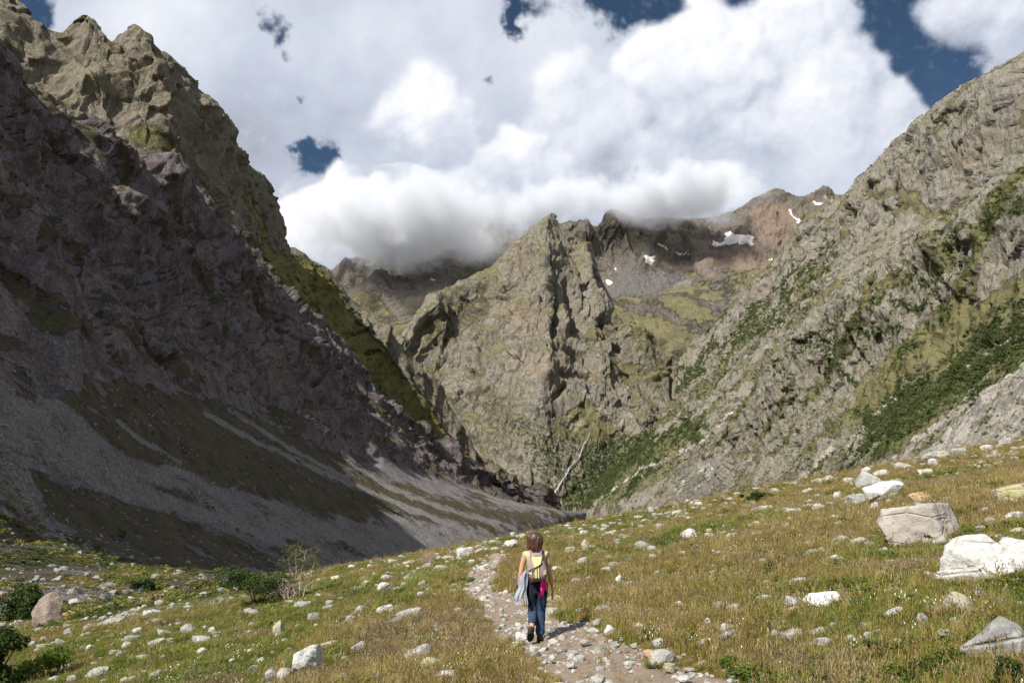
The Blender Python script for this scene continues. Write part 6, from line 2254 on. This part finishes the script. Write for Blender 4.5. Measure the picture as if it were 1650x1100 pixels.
    for k in range(120):
        a = math.radians(rs.uniform(-130, 130))
        rr = rs.uniform(.75, 1.02)
        x0, y0 = math.sin(a) * .098 * rr, -math.cos(a) * .108 * rr - .01
        pts = [np.array([x0 * .5, y0 * .5, .105 * rr])]
        ln = rs.uniform(.15, .27) if abs(a) < 1.2 else rs.uniform(.11, .22)
        fl = rs.normal(0, .022, 2)
        fat = rs.uniform(.35, 1.0)
        for j in range(1, 8):
            t = j / 7
            pts.append(np.array([x0 * (1 + .12 * math.sin(5 * t + k)) * (1 - .10 * t) + fl[0] * t * t + rs.normal(0, .004), y0 * (1 - .12 * t) + fl[1] * t * t * .6 + rs.normal(0, .003) - .012 * t, .075 - t * (ln + .06)]))
        tube(V, F, [hc + p for p in pts], [q_ * fat for q_ in (.010, .018, .021, .021, .020, .016, .011, .002)], 6)
    bpy.data.meshes.remove(m_)
    link('hair', mesh_of('hair', V, F, hair_m, smooth=True), root)

    # backpack
    yb = -.19
    rp = bpy.data.objects.new('backpack', None)
    scene.collection.objects.link(rp)
    rp.location, rp.rotation_euler = root.location, root.rotation_euler
    tag(rp, 'mauve and pale yellow daypack on the back of the hiker', 'backpack')
    c = lambda u, v, y=yb: np.array(q(u, v, y))
    prof = [(c(865.5, 930), .085, .050), (c(866, 928.5), .128, .085), (c(866.5, 922), .148, .105), (c(866.5, 912), .146, .108), (c(866, 902), .118, .098), (c(865.5, 894), .096, .082), (c(865.5, 889), .084, .064), (c(865.5, 886.8), .060, .040)]
    link('main_bag', rings('main_bag', prof, mauve, 28, 2.8, .006, 3), rp)

    def panel(name, pts, mat, th=.012):
        V, F = [], []
        n = len(pts)
        for d in (0, th):
            for (u, v, y) in pts:
                V.append(tuple(c(u, v, y - d)))
        F.append(tuple(range(n, 2 * n)))
        F.append(tuple(range(n - 1, -1, -1)))
        F += [(k, (k + 1) % n, n + (k + 1) % n, n + k) for k in range(n)]
        return link(name, mesh_of(name, V, F, mat), rp)
    yf = yb - .108
    panel('yellow_panel', [(857, 892, yb - .076), (874.5, 892, yb - .076), (872, 903, yf + .010), (869.5, 910, yf), (869.5, 926, yf + .004), (863, 926, yf + .004), (862, 910, yf), (859.5, 903, yf + .010)], yellow, .012)
    panel('lower_pocket', [(852.5, 914, yf + .018), (857.5, 915, yf - .002), (857.5, 921, yf + .004), (853, 920, yf + .022)], yellow, .008)
    panel('lower_pocket', [(876, 915, yf + .004), (881, 913, yf + .026), (881, 920, yf + .026), (876.5, 922, yf + .008)], yellow, .008)
    for pts, r in (([c(852, 915, yf - .002), c(859, 912, yf - .02), (c(868, 907.5, yf - .018)), c(875, 903, yf + .02)], .008), ([c(866.3, 911, yf - .016), c(866.3, 926, yf - .014)], .004),
                   ([c(855, 893, yb - .05), c(865, 891, yb - .088), c(876, 893, yb - .05)], .006), ([c(861, 888, yb - .02), c(865, 884.5, yb), c(869, 888, yb - .02)], .006)):
        V, F = [], []
        tube(V, F, pts, [r] * len(pts), 6)
        link('strap', mesh_of('strap', V, F, black, smooth=True), rp)
    for sx, u0 in ((-1, 856.5), (1, 874.5)):
        V, F = [], []
        tube(V, F, [c(u0, 890, yb + .06), c(u0 + sx * 1.5, 885.5, -.05), c(u0 + sx * 2, 885.8, .05), c(u0 + sx * 2, 893, .125), c(u0 + sx * 3, 905, .135), c(u0 + sx * 5, 918, .05), c(u0 + sx * 3, 924, yb + .07)],
             [.016, .022, .022, .020, .014, .009, .008], 7)
        link('shoulder_strap', mesh_of('shoulder_strap', V, F, mauve if sx < 0 else black, smooth=True), rp)
        V, F = [], []
        tube(V, F, [c(u0 - 2 * sx, 927, yb - .06), c(u0 + sx * 5, 931, -.10), c(u0 + sx * 4, 934, .05), c(866, 935, .135)], [.010, .022, .018, .012], 6)
        link('hip_belt', mesh_of('hip_belt', V, F, black, smooth=True), rp)
    V, F = [], []
    tube(V, F, [c(852, 919, yf + .03), c(853, 930, yf + .03), c(855, 942, yf + .06), c(856, 953, yf + .07)], [.008, .009, .008, .014], 6)
    link('hanging_strap', mesh_of('hanging_strap', V, F, black), rp)

    # jacket carried over the left forearm, magenta cloth tied to the pack
    rj = bpy.data.objects.new('jacket', None)
    scene.collection.objects.link(rj)
    rj.location, rj.rotation_euler = root.location, root.rotation_euler
    tag(rj, 'blue grey jacket hanging folded from the left arm of the hiker', 'jacket')
    link('sleeve', cloth('sleeve', (q(842, 921, -.10), q(849, 914, -.13)), (q(843, 966, -.10), q(849.5, 967, -.13)), grey, 1.1, .015, seed=3), rj)
    link('jacket_body', cloth('jacket_body', (q(838.5, 925, -.05), q(848, 918, -.15)), (q(826, 963, -.03), q(839, 966, -.12)), grey, 1.7, .020, seed=5, hem=.03), rj)
    link('lining', cloth('lining', (q(838, 938, -.01), q(843, 936, -.05)), (q(829, 958, .02), q(836, 962, -.02)), plain('dark_lining', (.10, .09, .12), .9), 1.6, .02, seed=8), rj)
    pc = cloth('pink_cloth', (q(873, 925, -.20), q(881, 923, -.13)), (q(870.5, 960, -.15), q(882, 943, -.12)), pink, 1.6, .022, 30, 22, .005, 12, .05)
    po = link('pink_cloth', pc, None, root.location)
    po.rotation_euler = root.rotation_euler
    tag(po, 'bright magenta cloth hanging below the right side of the daypack', 'cloth')


if True:
    hiker()
